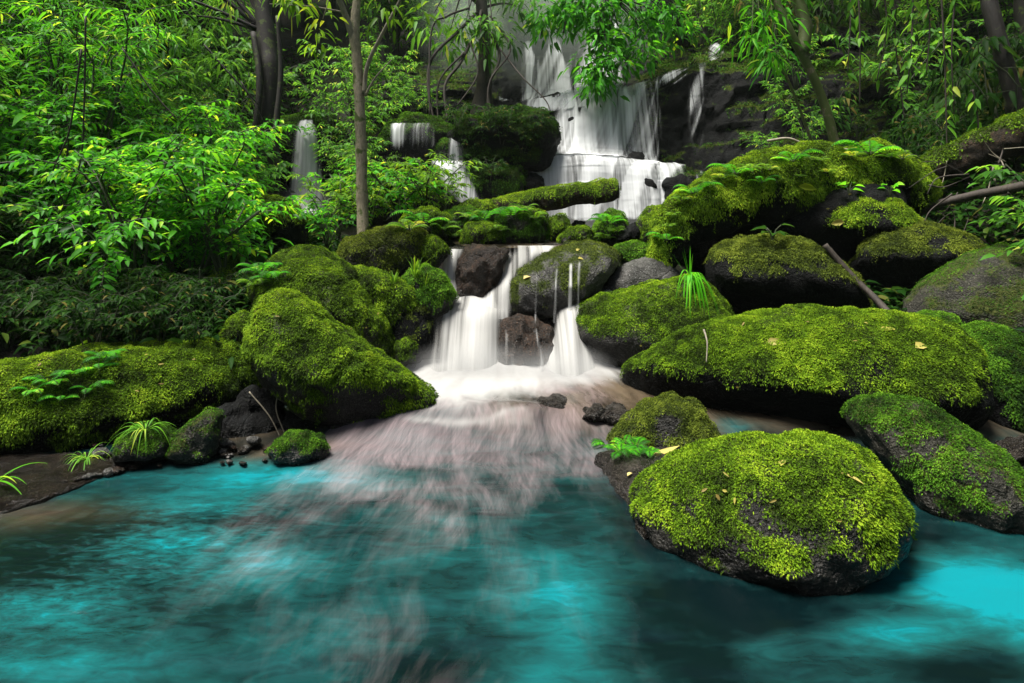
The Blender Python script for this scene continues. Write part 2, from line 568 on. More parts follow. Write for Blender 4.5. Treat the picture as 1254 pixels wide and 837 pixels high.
def rock(name, label, outline, D, thick, stone='stone_dark', moss='moss', mz=(-.05, .45), seed=1, amp=.07, sub=5, e=.72, group=None,
         flat=None, Lpx=3.0, dens=1.5, mossn=.35, cat='boulder', hang=1., shift=0., back=0., fine=.012, part=True, ledge=0., under=0., facet=.8, nf=12):
    """a boulder: its outline at its own distance, swelled to a real thickness and roughened; moss grows on it as a part"""
    o = np.asarray(outline, float)
    if flat is None:
        pc = o.mean(0)
        c = P(pc[0], pc[1], D)
        d = nrm(c - CAM)
        rays = np.stack([(o[:, 0] - CX) / F, np.ones(len(o)), -(o[:, 1] - HY) / F], 1)
        Q = CAM + rays * (((c - CAM) @ d) / (rays @ d))[:, None]
    else:
        rays = np.stack([(o[:, 0] - CX) / F, np.ones(len(o)), -(o[:, 1] - HY) / F], 1)
        Q = CAM + rays * ((flat - H) / rays[:, 2])[:, None]
        c = Q.mean(0)
        d = np.array([0, 0, -1.])
    ax = nrm(np.cross(d, [0, 0, 1.])) if flat is None else np.array([1., 0, 0])
    ay = np.cross(ax, d)
    q = np.stack([(Q - c) @ ax, (Q - c) @ ay], 1)
    # closed, resampled contour -> radius by angle
    qq = np.vstack([q, q[:1]])
    tt = np.linspace(0, len(q), 30 * len(q) + 1)[:-1]
    i = tt.astype(int)
    ff = (tt - i)[:, None]
    poly = qq[i] * (1 - ff) + qq[i + 1] * ff
    th = np.arctan2(poly[:, 1], poly[:, 0])
    rr = np.hypot(poly[:, 0], poly[:, 1])
    bins = ((th + math.pi) / (2 * math.pi) * 180).astype(int) % 180
    rad = np.full(180, np.nan)
    for b in range(180):
        s = bins == b
        if s.any(): rad[b] = rr[s].max()
    ok = np.where(~np.isnan(rad))[0]
    rad = np.interp(np.arange(180), np.concatenate([ok - 180, ok, ok + 180]), np.tile(rad[ok], 3))
    k = np.array([.1, .22, .36, .22, .1])
    rad = np.convolve(np.concatenate([rad[-2:], rad, rad[:2]]), k / k.sum(), 'valid')
    U, Fc = ico(sub)
    ang = np.arctan2(U[:, 1], U[:, 0])
    x = (ang + math.pi) / (2 * math.pi) * 180 - .5
    rv = np.interp(x, np.arange(-1, 181), np.concatenate([rad[-1:], rad, rad[:1]]))
    s = np.sqrt(np.clip(1 - U[:, 2] ** 2, 0, 1)) ** e
    dep = np.sign(U[:, 2]) * np.abs(U[:, 2]) ** (.85)
    size = float(np.mean(rad))
    V = c + ax * (np.cos(ang) * rv * s)[:, None] + ay * (np.sin(ang) * rv * s)[:, None] + d * (dep * thick)[:, None]
    if back: V = V + np.array([0, 1., 0]) * (back * np.clip(V[:, 2] - c[2], 0, 9))[:, None]
    if under:
        lo = np.clip(c[2] + .1 * size - V[:, 2], 0, 9)
        V = V + np.array([d[0], d[1], 0]) * (under * lo * np.clip((V - c) @ -d / thick, 0, 1))[:, None]
    vn, _ = vnormals(V, Fc)
    if (vn * (V - c)).sum() < 0:
        Fc = Fc[:, ::-1]
        vn = -vn
    w = V * (1.25 / size)
    nz1 = fbm(w, 3, seed)
    rid = 1 - np.abs(fbm(w * 1.7 + 9, 3, seed + 3)) * 1.6
    nfine = fbm(V * 14, 4, seed + 7)
    V = V + vn * (amp * size * (nz1 + .45 * rid - .2) + fine * nfine)[:, None]
    if ledge:
        st = .5 + .5 * np.sin(V[:, 2] / size * 9 + 2 * nz1)
        V = V + vn * (ledge * size * (st - .5))[:, None]
    vn, _ = vnormals(V, Fc)
    if moss:
        mask = sstep(mz[0], mz[1], vn[:, 2] + mossn * fbm(V * (2.2 / size), 3, seed + 21))
        mask *= 1 - .6 * sstep(.42, .72, fbm(V * (4. / size), 3, seed + 23))
        if flat is None: mask *= sstep(-.01, .06, V[:, 2])
    else:
        mask = np.zeros(len(V))
    base = np.array([c[0], c[1], V[:, 2].min()])
    if moss or part:
        t = thing(name, label, cat, base, group)
        mesh_obj('stone', V, Fc, M[stone], t, True, {'moss': mask})
    else:
        t = mesh_obj(name, V, Fc, M[stone], None, True, {'moss': mask}, base)
        tag(t, label, cat, group)
    if moss:
        # a thick soft pile: swell the covered part a little
        Dm = max(.8, float(np.median(V[:, 1])))
        r = moss_leaves(V + vn * (.004 * mask)[:, None], Fc, mask, Lpx * LSC, dens, seed, Dm, hang, 1.6 / size, shift)
        if r: mesh_obj('moss', r[0], r[1], M[moss], t, False, {'tone': r[2]})
    SURF.append((V, Fc))
    return t
#PART2
# ================================================================== GROUND
YT = [-8, 0, 2, 2.5, 2.9, 3.3, 3.6, 4.2, 5, 6, 7, 9, 12, 20]
XL = [-5, -4, -3.2, -2.8, -2.6, -2.3, -1.5, -0.9, -1.3, -1.6, -1.8, -2.6, -4, -5]
XR = [4, 3.6, 3.4, 3.2, 3.0, 2.6, 2.2, 1.5, 1.5, 1.6, 2, 2.8, 4, 5]
ZS = ([-8, 3, 3.3, 4.2, 4.6, 5.3, 9, 10, 11, 12, 13, 20, 26], [-.4, -.4, -.15, -.1, .2, .8, .82, 1.1, 2.1, 3.3, 4.4, 9.5, 13])
ZB = ([-8, 2, 3, 4, 5, 6, 7, 9, 10, 11, 12, 13, 20, 26], [.05, .03, .05, .13, .33, .58, .8, 1.0, 1.5, 2.4, 3.5, 4.6, 9.7, 13.2])


def ground_z(x, y):
    x, y = np.asarray(x, float), np.asarray(y, float)
    zs, zb = np.interp(y, *ZS), np.interp(y, *ZB)
    dl = np.interp(y, YT, XL) - x
    dr = x - np.interp(y, YT, XR)
    rl = .15 * np.clip(dl, 0, 2.5) + .85 * np.clip(dl - 2.5, 0, 9)
    rr = .18 * np.clip(dr, 0, 2.5) + .7 * np.clip(dr - 2.5, 0, 9)
    k = np.maximum(sstep(-.1, .45, dl), sstep(-.1, .45, dr))
    z = zs * (1 - k) + zb * k + np.where(dl > 0, rl, 0) + np.where(dr > 0, rr, 0)
    z = z + .6 * np.clip(-3.5 - y, 0, 12)  # unseen rise added behind the camera to block low sky light
    p = np.stack([x, y, 0 * x], -1).reshape(-1, 3)
    n = fbm(p * .9, 4, 3).reshape(x.shape)
    return z + .09 * n * (.3 + k)


gx = np.linspace(-15, 15, 251)
gy = np.linspace(-13, 26, 326)
GX, GY = np.meshgrid(gx, gy)
GZ = ground_z(GX, GY)
GV = np.stack([GX, GY, GZ], -1).reshape(-1, 3)


def gridf(nr, nc):
    i = np.arange(nr - 1)[:, None] * nc + np.arange(nc - 1)[None]
    return np.stack([i, i + 1, i + nc + 1, i + nc], -1).reshape(-1, 4)


GF = gridf(326, 251)
g_moss = sstep(.0, .5, fbm(GV * .8, 3, 9)) * sstep(.4, .8, GV[:, 2])
tag(mesh_obj('ground', GV, GF, M['soil'], attrs={'moss': g_moss * .6}), kind='structure')

M['gravel'] = stone_mat('gravel', (.0015, .001, .0008), (.007, .005, .0032), (.02, .014, .009), rough=(.3, .6), scale=11)
# ================================================================== BOULDERS (outlines measured in the photograph)
rock('boulder', 'big round boulder with bright yellow-green moss cap standing in the turquoise pool',
     [(784, 602), (796, 586), (833, 564), (886, 549), (939, 541), (983, 537), (1018, 540), (1049, 549), (1076, 574), (1100, 608), (1116, 632), (1117, 665),
      (1098, 690), (1067, 712), (1036, 728), (1009, 745), (965, 752), (921, 748), (877, 733), (833, 706), (793, 668), (779, 630)],
     2.27, .40, 'stone_dark', 'moss', (.17, .52), 3, .05, 6, .62, Lpx=4.2, dens=1.5, shift=.09, mossn=.28, back=.12, hang=.25, under=.3)
rock('boulder', 'wedge-shaped boulder with a bare grey band between green moss, beside the big round pool boulder',
     [(1037, 508), (1045, 495), (1076, 489), (1120, 491), (1147, 504), (1169, 522), (1200, 544), (1230, 561), (1262, 588), (1292, 620), (1300, 665),
      (1230, 672), (1168, 666), (1125, 640), (1106, 608), (1082, 570), (1056, 535)],
     2.62, .33, 'stone_olive', 'moss_green', (.08, .5), 8, .06, 6, .7, Lpx=3.6, dens=1.3, shift=.14, mossn=.5, back=.1, hang=.3)
rock('boulder', 'long low boulder like a loaf under an even moss carpet, scattered with yellow leaves',
     [(763, 468), (766, 452), (790, 438), (834, 415), (868, 403), (901, 393), (945, 386), (995, 382), (1068, 387), (1135, 397), (1186, 409), (1215, 440), (1220, 500), (1200, 532),
      (1125, 546), (1050, 548), (960, 545), (880, 540), (800, 528), (772, 505)],
     3.5, .42, 'stone_black', 'moss', (.16, .42), 12, .035, 6, .6, Lpx=3.0, dens=1.6, shift=.02, mossn=.14, back=.35, hang=.8, under=.8)
rock('boulder', 'dark moss-streaked boulder at the end of the long loaf-like boulder',
     [(1140, 405), (1165, 398), (1200, 397), (1240, 408), (1275, 428), (1300, 480), (1300, 560), (1240, 562), (1195, 540), (1172, 500), (1150, 450)],
     3.45, .35, 'stone_black', 'moss_green', (.15, .5), 15, .09, 5, .7, shift=-.05, mossn=.5)
rock('boulder', 'small dark boulder with a brown-green moss crown between the foam and the loaf-like boulder',
     [(752, 528), (770, 505), (790, 491), (820, 486), (848, 492), (863, 512), (886, 545), (870, 566), (820, 575), (770, 572), (742, 560), (740, 542)],
     3.08, .2, 'stone_dark', 'moss_dull', (.2, .6), 21, .09, 5, .72, shift=.08, mossn=.4)
rock('rock_ledge', 'flat wet dark rock shelf at the waterline beside the big round boulder',
     [(728, 566), (760, 556), (800, 558), (860, 565), (850, 600), (800, 650), (790, 668), (775, 630), (745, 590)],
     2.8, .10, 'stone_wet', None, seed=25, amp=.05, flat=.0, cat='rock', part=False)
rock('boulder', 'square-shouldered boulder with moss top beside the white lower fall',
     [(703, 395), (712, 380), (740, 367), (800, 352), (850, 344), (872, 350), (892, 370), (904, 395), (895, 440), (870, 485), (800, 490), (742, 476), (726, 455), (716, 430), (706, 412)],
     4.42, .42, 'stone_dark', 'moss', (.28, .5), 31, .045, 6, .58, Lpx=2.7, shift=-.02, mossn=.16, back=.5, hang=.8, under=.6)
rock('boulder', 'flat-topped grey boulder with thin trickles running off its lip',
     [(620, 352), (622, 342), (637, 331), (660, 318), (681, 308), (701, 302), (727, 300), (751, 305), (764, 314), (752, 334), (736, 350), (728, 366), (704, 384), (660, 396), (627, 386), (621, 374)],
     4.95, .42, 'stone_grey', 'moss_dull', (-.1, .9), 36, .05, 6, .6, shift=-.04, mossn=.75, Lpx=2.4, dens=.55, back=.6, hang=.2)
rock('boulder', 'smooth bare grey slab sloping behind the trickling flat-topped boulder',
     [(722, 370), (741, 347), (761, 327), (788, 317), (815, 318), (835, 340), (800, 368), (748, 380)],
     5.0, .3, 'stone_grey', None, seed=41, amp=.05, part=False)
rock('boulder', 'low moss cushion boulder above the bare grey slab',
     [(752, 304), (775, 297), (810, 302), (820, 315), (795, 326), (765, 322)], 5.3, .2, 'stone_dark', 'moss_green', (-.2, .3), 44, .06, 4, shift=.2)
r8 = rock('boulder', 'great slanted boulder overhanging a black hollow, thickly grown with lime moss and ferns',
          [(815, 342), (826, 305), (842, 275), (878, 254), (918, 240), (968, 230), (1018, 226), (1068, 226), (1100, 232), (1108, 245), (1105, 260), (1080, 290), (1020, 325),
           (960, 345), (900, 352), (850, 352)], 5.35, .45, 'stone_black', None, seed=51, amp=.06, sub=6, e=.62, under=.6)
RV, RFs = tube([P(803, 345, 4.95), P(815, 310, 4.95), P(836, 272, 5.0), P(880, 250, 5.05), P(932, 232, 5.1), P(990, 221, 5.2), P(1050, 219, 5.3), P(1102, 226, 5.4), P(1135, 235, 5.5)],
               [.08, .15, .22, .27, .30, .31, .32, .29, .14], sides=60, n=150, wob=.15, seed=52)
RV = RV + .035 * fbm(RV * 3.5, 4, 53)[:, None] * np.array([.4, .5, 1.])
RT = np.concatenate([RFs[0][:, [0, 1, 2]], RFs[0][:, [0, 2, 3]], RFs[1], RFs[2]])
rn, _ = vnormals(RV, RT)
if rn[np.argmax(RV[:, 2]), 2] < 0: RT = RT[:, ::-1]; rn = -rn
rm = sstep(-.35, .1, rn[:, 2] + .3 * fbm(RV * 3, 3, 54))
mesh_obj('crest', RV, RT, M['stone_black'], r8, True, {'moss': rm})
r = moss_leaves(RV, RT, rm, 2.0, 1.5, 55, 5.1, 1.4, 2., .2)
mesh_obj('moss', r[0], r[1], M['moss'], r8, False, {'tone': r[2]})
SURF.append((RV, RT))
rock('boulder', 'squat boulder with a shaggy moss fringe over its black face, above the square-shouldered one',
     [(867, 345), (869, 321), (881, 306), (908, 298), (945, 293), (981, 295), (1008, 303), (1030, 321), (1050, 344), (1066, 375), (1050, 398), (985, 400), (911, 400), (876, 368)],
     4.45, .36, 'stone_black', 'moss_dull', (.38, .6), 57, .05, 5, .62, shift=.1, mossn=.35, back=.4, hang=2.2, under=.8)
rock('boulder', 'domed boulder with bright moss and one yellow leaf, below the fern-grown overhang',
     [(986, 296), (995, 267), (1018, 243), (1048, 235), (1085, 235), (1112, 248), (1127, 267), (1122, 300), (1085, 325), (1042, 325), (1005, 312)],
     4.95, .36, 'stone_black', 'moss', (.15, .5), 61, .05, 5, .65, shift=.15, mossn=.3, back=.5, hang=1.5, under=.8)
rock('boulder', 'boulder with patchy moss, bare on its crown, behind the propped dead stick',
     [(1038, 325), (1062, 297), (1095, 277), (1129, 269), (1162, 273), (1189, 285), (1212, 304), (1205, 330), (1155, 350), (1109, 365), (1070, 365), (1044, 345)],
     4.6, .34, 'stone_black', 'moss_dull', (.3, .6), 66, .06, 5, .65, shift=.12, mossn=.4, back=.6, hang=1.8, under=.8)
rock('boulder', 'smooth olive-grey boulder almost without moss at the edge of the right bank',
     [(1095, 392), (1109, 368), (1135, 349), (1169, 332), (1209, 315), (1254, 305), (1310, 310), (1350, 350), (1350, 440), (1254, 445), (1180, 430), (1115, 412)],
     4.1, .5, 'stone_olive', 'moss_green', (.1, .95), 71, .03, 6, .65, shift=-.1, mossn=.6, Lpx=2.2, dens=.35, back=.5, hang=0)
rock('boulder', 'low green hump of moss in the gap behind the long loaf-like boulder',
     [(1085, 398), (1110, 388), (1140, 384), (1168, 388), (1180, 402), (1130, 415), (1098, 408)], 3.85, .14, 'stone_dark', 'moss_green', (-.2, .2), 74, .05, 4, shift=.1)
for ol, D, lab in (
        ([(1214, 550), (1235, 538), (1265, 538), (1280, 560), (1240, 572), (1220, 566)], 2.95, 'small wet black rock beside the orange puddle on the right'),
        ([(655, 500), (665, 488), (678, 482), (690, 489), (696, 501), (680, 510), (664, 508)], 3.5, 'small pointed wet rock alone in the white foam'),
        ([(712, 513), (718, 502), (728, 497), (740, 503), (742, 514), (728, 520)], 3.35, 'small wet dark rock next to the moss-crowned small boulder, the one nearer the foam'),
        ([(736, 512), (744, 499), (762, 496), (774, 510), (764, 520), (744, 520)], 3.33, 'small wet dark rock touching the moss-crowned small boulder'),
        ([(610, 448), (611, 417), (618, 397), (635, 385), (655, 390), (676, 403), (682, 431), (678, 458), (655, 472), (618, 470)], 4.42, 'wet red-brown rock dividing the lower fall in two'),
        ([(553, 366), (562, 330), (570, 303), (601, 299), (624, 306), (618, 327), (604, 357), (590, 376), (565, 374)], 4.95, 'wet dark rock between the two upper streams of the lower fall'),
):
    rock('rock', lab, ol, D, .16 if D < 4 else .24, 'stone_brown' if D > 4 else 'stone_wet', None, seed=int(D * 100) + ol[0][0], amp=.12, sub=5, cat='rock', part=False, fine=.02)

# left bank
rock('boulder', 'black bare rock in the hollow under the long moss shelf', [(225, 550), (240, 525), (275, 500), (310, 476), (345, 488), (352, 520), (335, 545), (290, 556)], 3.3, .12, 'stone_black', None, seed=86, amp=.12, sub=5, part=False)
rock('boulder', 'black bare rock in the hollow under the tilted boulder', [(325, 545), (335, 515), (360, 500), (420, 520), (455, 538), (420, 552)], 3.42, .12, 'stone_black', None, seed=87, amp=.12, sub=5, part=False)
rock('boulder', 'big tilted boulder with a shaggy moss back, its bare dark nose pointing at the foam',
     [(300, 411), (310, 384), (327, 364), (350, 361), (367, 373), (400, 393), (441, 416), (474, 440), (508, 463), (531, 487), (537, 500), (522, 522), (485, 540), (417, 538), (367, 505), (323, 466), (302, 438)],
     3.42, .32, 'stone_dark', 'moss', (-.3, .2), 83, .06, 6, .66, Lpx=3.3, shift=.02, mossn=.45, back=.2, hang=1.1, under=.4)
rock('boulder', 'long moss-covered rock shelf overhanging a dark hollow along the left bank',
     [(-60, 475), (-30, 455), (0, 449), (50, 437), (100, 432), (167, 427), (234, 425), (295, 427), (322, 445), (325, 470), (290, 515), (220, 528), (160, 545), (100, 562), (60, 568), (0, 570), (-60, 570)],
     3.35, .34, 'stone_black', 'moss', (-.3, .2), 88, .07, 6, .62, Lpx=3.3, shift=.02, mossn=.45, back=.4, hang=1.2, under=.15)
rock('boulder', 'small rounded boulder with thin moss, standing next to the leaning slab at the water edge',
     [(137, 562), (144, 544), (161, 527), (184, 521), (208, 526), (220, 534), (216, 550), (201, 563), (174, 570), (147, 570)],
     2.88, .12, 'stone_dark', 'moss_green', (.3, .75), 91, .05, 5, .65, Lpx=2.2, shift=.02, hang=0)
rock('boulder', 'small leaning slab with speckled moss and a pointed top at the water edge',
     [(204, 560), (208, 544), (234, 516), (255, 504), (272, 505), (270, 527), (263, 555), (248, 566), (218, 570)],
     2.93, .12, 'stone_olive', 'moss_green', (.05, .9), 93, .05, 5, .6, Lpx=2.0, dens=.8, shift=.0, hang=0)
rock('boulder', 'small mossy boulder lying alone in the shallows under the tilted boulder',
     [(326, 556), (338, 541), (355, 531), (375, 530), (392, 537), (403, 549), (397, 563), (362, 572), (335, 570)],
     2.93, .12, 'stone_dark', 'moss_green', (.1, .7), 95, .05, 5, .65, Lpx=2.0, shift=-.02, hang=0)
rock('rock_ledge', 'flat gravelly brown rock shelf at the water edge with a grass tuft',
     [(-60, 575), (0, 568), (27, 560), (67, 556), (117, 557), (165, 562), (172, 574), (120, 588), (67, 610), (0, 630), (-60, 645)],
     2.7, .045, 'gravel', None, seed=97, amp=.04, flat=.0, cat='rock', part=False, fine=.02)
rock('stone', 'small bluish wet stone beside the small rounded boulder', [(108, 558), (116, 551), (130, 549), (139, 556), (132, 564), (114, 564)], 2.88, .05, 'stone_grey', None, seed=99, amp=.1, sub=4, cat='stone', part=False)
for k, (x, y, w, lab) in enumerate(((157, 565, 8, 'small tan pebble against the small rounded boulder'), (197, 561, 9, 'pebble wedged between the rounded boulder and the leaning slab'),
                                    (276, 545, 10, 'grey pebble in the hollow beside the leaning slab'), (312, 540, 9, 'grey pebble in the shade before the shallows boulder'),
                                    (345, 488, 12, 'pale stone deep in the hollow under the tilted boulder'))):
    rock('stone', lab, [(x + w * math.cos(a) * (1 + .2 * math.sin(3 * a + k)), y + w * .6 * math.sin(a)) for a in np.linspace(0, 6.28, 11)[:-1]], 3.05 if k < 4 else 3.5, .05,
         'stone_grey', None, seed=110 + k, amp=.1, sub=3, cat='stone', part=False)
rg = np.random.default_rng(77)
for k in range(70):
    px, py = (rg.uniform(95, 330), rg.uniform(545, 572)) if k < 30 else (rg.uniform(0, 165), rg.uniform(566, 606) - .0)
    if k >= 30: py = min(py, 606 - .2 * px)
    w = rg.uniform(2, 5)
    rock('pebble', 'small wet pebble among many along the left water edge', [(px + w * math.cos(a) * (1 + .2 * math.sin(3 * a + k)), py + w * .55 * math.sin(a)) for a in np.linspace(0, 6.28, 11)[:-1]], F * 1.29 / (py - HY), .03,
         ('stone_grey', 'stone_brown', 'stone_wet')[k % 3], None, seed=300 + k, amp=.1, sub=3, cat='pebble', part=False, group='pebbles at the left water edge')
rock('boulder', 'broad moss-covered boulder rising behind the tilted boulder, left of the thin tree',
     [(300, 350), (320, 324), (344, 309), (370, 306), (400, 316), (427, 333), (447, 359), (467, 383), (484, 400), (488, 424), (480, 445), (441, 440), (400, 425), (350, 400), (310, 380)],
     4.3, .4, 'stone_dark', 'moss', (-.3, .2), 121, .07, 6, .65, Lpx=2.8, shift=-.02, mossn=.4, back=.4)
rock('boulder', 'rounded olive boulder at the foot of the thin tree',
     [(411, 316), (421, 299), (441, 288), (474, 280), (501, 279), (518, 286), (523, 304), (516, 322), (490, 352), (455, 358), (425, 342)],
     5.0, .36, 'stone_olive', 'moss_dull', (-.2, .35), 125, .05, 5, .65, shift=.14, mossn=.35, hang=.3)
rock('boulder', 'small mossy boulder squeezed between the tree-foot boulder and the upper stream',
     [(517, 296), (531, 289), (545, 299), (552, 308), (543, 320), (531, 336), (518, 320)], 4.9, .16, 'stone_dark', 'moss', (-.3, .3), 127, .06, 4, shift=.02)
rock('boulder', 'mossy ridge-backed boulder running down from the thin tree to the lower fall',
     [(420, 335), (440, 325), (470, 335), (495, 345), (512, 358), (515, 378), (500, 400), (478, 415), (455, 395), (430, 365)], 4.5, .3, 'stone_dark', 'moss', (-.2, .3), 129, .06, 5, shift=.02)
rock('boulder', 'grass-topped mossy boulder at the brink of the lower fall',
     [(490, 350), (500, 333), (520, 326), (540, 334), (550, 350), (557, 364), (552, 380), (535, 396), (510, 388), (494, 374)], 4.55, .22, 'stone_dark', 'moss_green', (-.1, .35), 131, .06, 5, shift=.16)
rock('boulder', 'upright black rock face under the grass-topped boulder, wet from the fall',
     [(465, 385), (480, 365), (510, 362), (530, 375), (532, 400), (524, 425), (512, 448), (488, 450), (472, 425)], 4.45, .24, 'stone_black', 'moss_dull', (.3, .7), 133, .07, 5, shift=-.1)
rock('boulder', 'little mossy lump below the broad boulder, at the edge of the foam',
     [(482, 424), (497, 412), (507, 421), (506, 440), (496, 450), (484, 442)], 4.2, .1, 'stone_dark', 'moss', (-.3, .4), 135, .06, 4, shift=-.08)
rock('boulder', 'mossy sloping slab under the bushes of the left bank',
     [(246, 349), (268, 329), (288, 312), (303, 325), (312, 360), (290, 380), (263, 375)], 4.8, .25, 'stone_dark', 'moss', (-.3, .3), 137, .06, 5, shift=-.02)
rock('boulder', 'dim moss-grown boulder in the shade of the bushes, behind the moss shelf',
     [(203, 390), (211, 374), (241, 378), (267, 393), (272, 412), (258, 430), (212, 425)], 4.2, .24, 'stone_dark', 'moss_green', (-.2, .4), 139, .06, 5, shift=-.08)
rock('boulder', 'small moss knob leaning on the tall end of the tilted boulder',
     [(270, 411), (281, 391), (298, 383), (312, 400), (310, 430), (278, 432)], 3.85, .16, 'stone_dark', 'moss', (-.4, .3), 141, .06, 5, shift=-.03)
rock('boulder', 'shaded mossy boulder overgrown with leaves below the tall narrow fall',
     [(275, 282), (290, 255), (310, 243), (340, 243), (360, 252), (376, 270), (374, 300), (330, 318), (285, 308)], 6.4, .5, 'stone_black', 'moss', (-.1, .4), 143, .07, 5, shift=-.05)

# between the two cascades
mid = [
    ([(669, 276), (677, 265), (691, 265), (698, 277), (695, 292), (681, 301), (671, 296)], 6.2, 'small round mossy boulder under the fallen log, beside a black stone', 'moss', .0),
    ([(683, 296), (697, 281), (721, 278), (729, 287), (726, 300), (688, 303)], 5.85, 'low flat mossy boulder on the brink of the lower fall', 'moss', .03),
    ([(723, 293), (731, 273), (748, 257), (761, 261), (769, 274), (763, 294), (748, 302), (728, 301)], 5.9, 'pointed boulder wrapped in bright leafy moss at the foot of the upper fall', 'moss_green', .28),
    ([(698, 281), (704, 271), (716, 272), (718, 282), (708, 287)], 6.6, 'small black bare stone behind the brink boulders', None, 0),
    ([(756, 296), (768, 279), (778, 271), (787, 283), (783, 300)], 5.7, 'bare grey pointed stone next to the leafy moss boulder', None, 0),
    ([(779, 296), (783, 269), (795, 259), (821, 251), (848, 249), (862, 262), (850, 285), (818, 304), (788, 303)], 5.6, 'low mossy boulder tucked under the ferns of the great slanted boulder', 'moss', .05),
    ([(564, 299), (573, 276), (590, 274), (612, 276), (614, 296), (580, 304)], 5.9, 'mossy hump above the first upper stream', 'moss', .03),
    ([(608, 266), (627, 249), (647, 256), (669, 267), (669, 296), (644, 304), (614, 300)], 6.0, 'leafy moss hump under the middle of the fallen log', 'moss_green', .12),
    ([(530, 275), (545, 260), (570, 253), (595, 262), (602, 282), (570, 298), (535, 292)], 6.3, 'mossy mound at the butt of the fallen log', 'moss_green', .12),
    ([(560, 255), (575, 246), (600, 250), (612, 262), (600, 275), (570, 272)], 6.6, 'small mossy mound touching the underside of the fallen log', 'moss', .05),
    ([(480, 285), (500, 262), (530, 255), (552, 268), (548, 292), (510, 302)], 5.9, 'leaf-strewn mossy mound below the bright bush', 'moss', .0),
    ([(640, 262), (655, 258), (668, 262), (672, 276), (655, 284), (642, 278)], 6.1, 'small dark moss lump beside the leafy hump under the log', 'moss', -.1)]
for k, (ol, D, lab, ms, sh) in enumerate(mid):
    rock('boulder' if ms else 'stone', lab, ol, D, .22, 'stone_dark' if ms else 'stone_black', ms, (-.2, .4), 151 + k, .11, 5, .68, shift=sh, Lpx=2.6, cat='boulder' if ms else 'stone', part=False, mossn=.6)
rock('boulder', 'big dark rock with a mossy green face standing beside the upper fall',
     [(545, 175), (562, 152), (590, 142), (630, 137), (664, 140), (681, 154), (682, 176), (670, 204), (624, 212), (580, 210), (550, 200)], 8.9, .7, 'stone_black', 'moss_green', (.05, .65), 171, .13, 6, .5, shift=-.2, mossn=.95, Lpx=3, ledge=.09, hang=.5, nf=26)
rock('boulder', 'mossy rock step below the big dark rock, beside the foot of the upper fall',
     [(555, 222), (575, 206), (610, 203), (640, 208), (648, 225), (632, 252), (590, 254), (560, 245)], 8.5, .5, 'stone_black', 'moss_green', (-.1, .6), 173, .12, 5, .55, nf=22, shift=-.14, mossn=.6, ledge=.06)
rock('boulder', 'dark wet rock carrying the small left-hand veil fall',
     [(462, 180), (474, 153), (500, 146), (530, 147), (556, 158), (566, 190), (555, 230), (500, 240), (462, 220)], 9.0, .55, 'stone_black', 'moss_green', (.2, .7), 175, .07, 5, .55, shift=-.1, ledge=.05)
rock('boulder', 'dark rock under the twin-stream fall with leafy moss',
     [(525, 205), (540, 172), (560, 166), (580, 172), (592, 200), (590, 245), (555, 260), (528, 245)], 8.8, .45, 'stone_black', 'moss_green', (.1, .6), 177, .07, 5, .55, shift=-.05, ledge=.05)
rock('boulder', 'black rock wall behind the tall narrow fall in the trees',
     [(325, 160), (345, 147), (375, 142), (405, 143), (425, 165), (425, 245), (400, 272), (345, 272), (325, 225)], 9.6, .7, 'stone_black', 'moss_green', (.2, .8), 179, .07, 5, .5, shift=-.1, ledge=.04)

# ================================================================== CLIFF
CPX = [440, 500, 560, 610, 650, 700, 750, 800, 860, 930, 1010, 1090]
CROWS = [  # (py, D) foot, lip 1, ledge back 1, lip 2, ledge back 2, lip 3, top
    [(262, 9.0), (225, 9.3), (220, 9.9), (160, 10.2), (155, 10.7), (105, 11.2), (80, 13.5)],
    [(270, 8.8), (217, 9.1), (213, 9.7), (152, 10.0), (148, 10.5), (95, 11.1), (70, 13.5)],
    [(274, 8.8), (213, 9.0), (209, 9.7), (147, 10.0), (143, 10.5), (88, 11.1), (68, 13.5)],
    [(278, 8.7), (209, 9.0), (205, 9.7), (142, 10.1), (136, 10.6), (76, 11.3), (58, 13.8)],
    [(282, 8.7), (205, 9.0), (202, 9.8), (137, 10.2), (131, 10.8), (68, 11.6), (50, 14)],
    [(286, 8.6), (203, 9.0), (201, 9.8), (130, 10.3), (120, 11), (62, 11.8), (45, 14)],
    [(286, 8.6), (206, 9.0), (203, 9.8), (126, 10.2), (113, 11), (50, 12), (38, 14.5)],
    [(282, 8.7), (212, 9.1), (208, 9.7), (110, 10.2), (100, 10.7), (66, 12), (48, 14.5)],
    [(276, 8.8), (218, 9.1), (212, 9.6), (92, 10.1), (84, 10.6), (60, 11.7), (45, 14)],
    [(266, 8.6), (215, 8.9), (208, 9.2), (84, 9.8), (75, 10.2), (52, 11), (30, 13)],
    [(256, 8.2), (206, 8.4), (198, 8.6), (92, 9.2), (80, 9.5), (42, 10.5), (15, 12.5)],
    [(246, 7.8), (190, 8.2), (180, 8.4), (95, 9.0), (80, 9.3), (30, 10.5), (0, 12.5)]]
CT = np.array([[P(px, py, D) for (py, D) in row] for px, row in zip(CPX, CROWS)])


def cliff_pt(px, v):
    """smooth cliff surface before roughening; v runs 0..6 from foot to top"""
    px = np.asarray(px, float)
    v = np.asarray(v, float)
    ci = np.clip(np.interp(px, CPX, np.arange(len(CPX))), 0, len(CPX) - 1.001)
    i = ci.astype(int)
    f = (ci - i)
    f = (f * f * (3 - 2 * f))[..., None]
    j = np.clip(v.astype(int), 0, 5)
    g = (v - j)[..., None]
    A = CT[i, j] * (1 - g) + CT[i, j + 1] * g
    B = CT[i + 1, j] * (1 - g) + CT[i + 1, j + 1] * g
    return A * (1 - f) + B * f


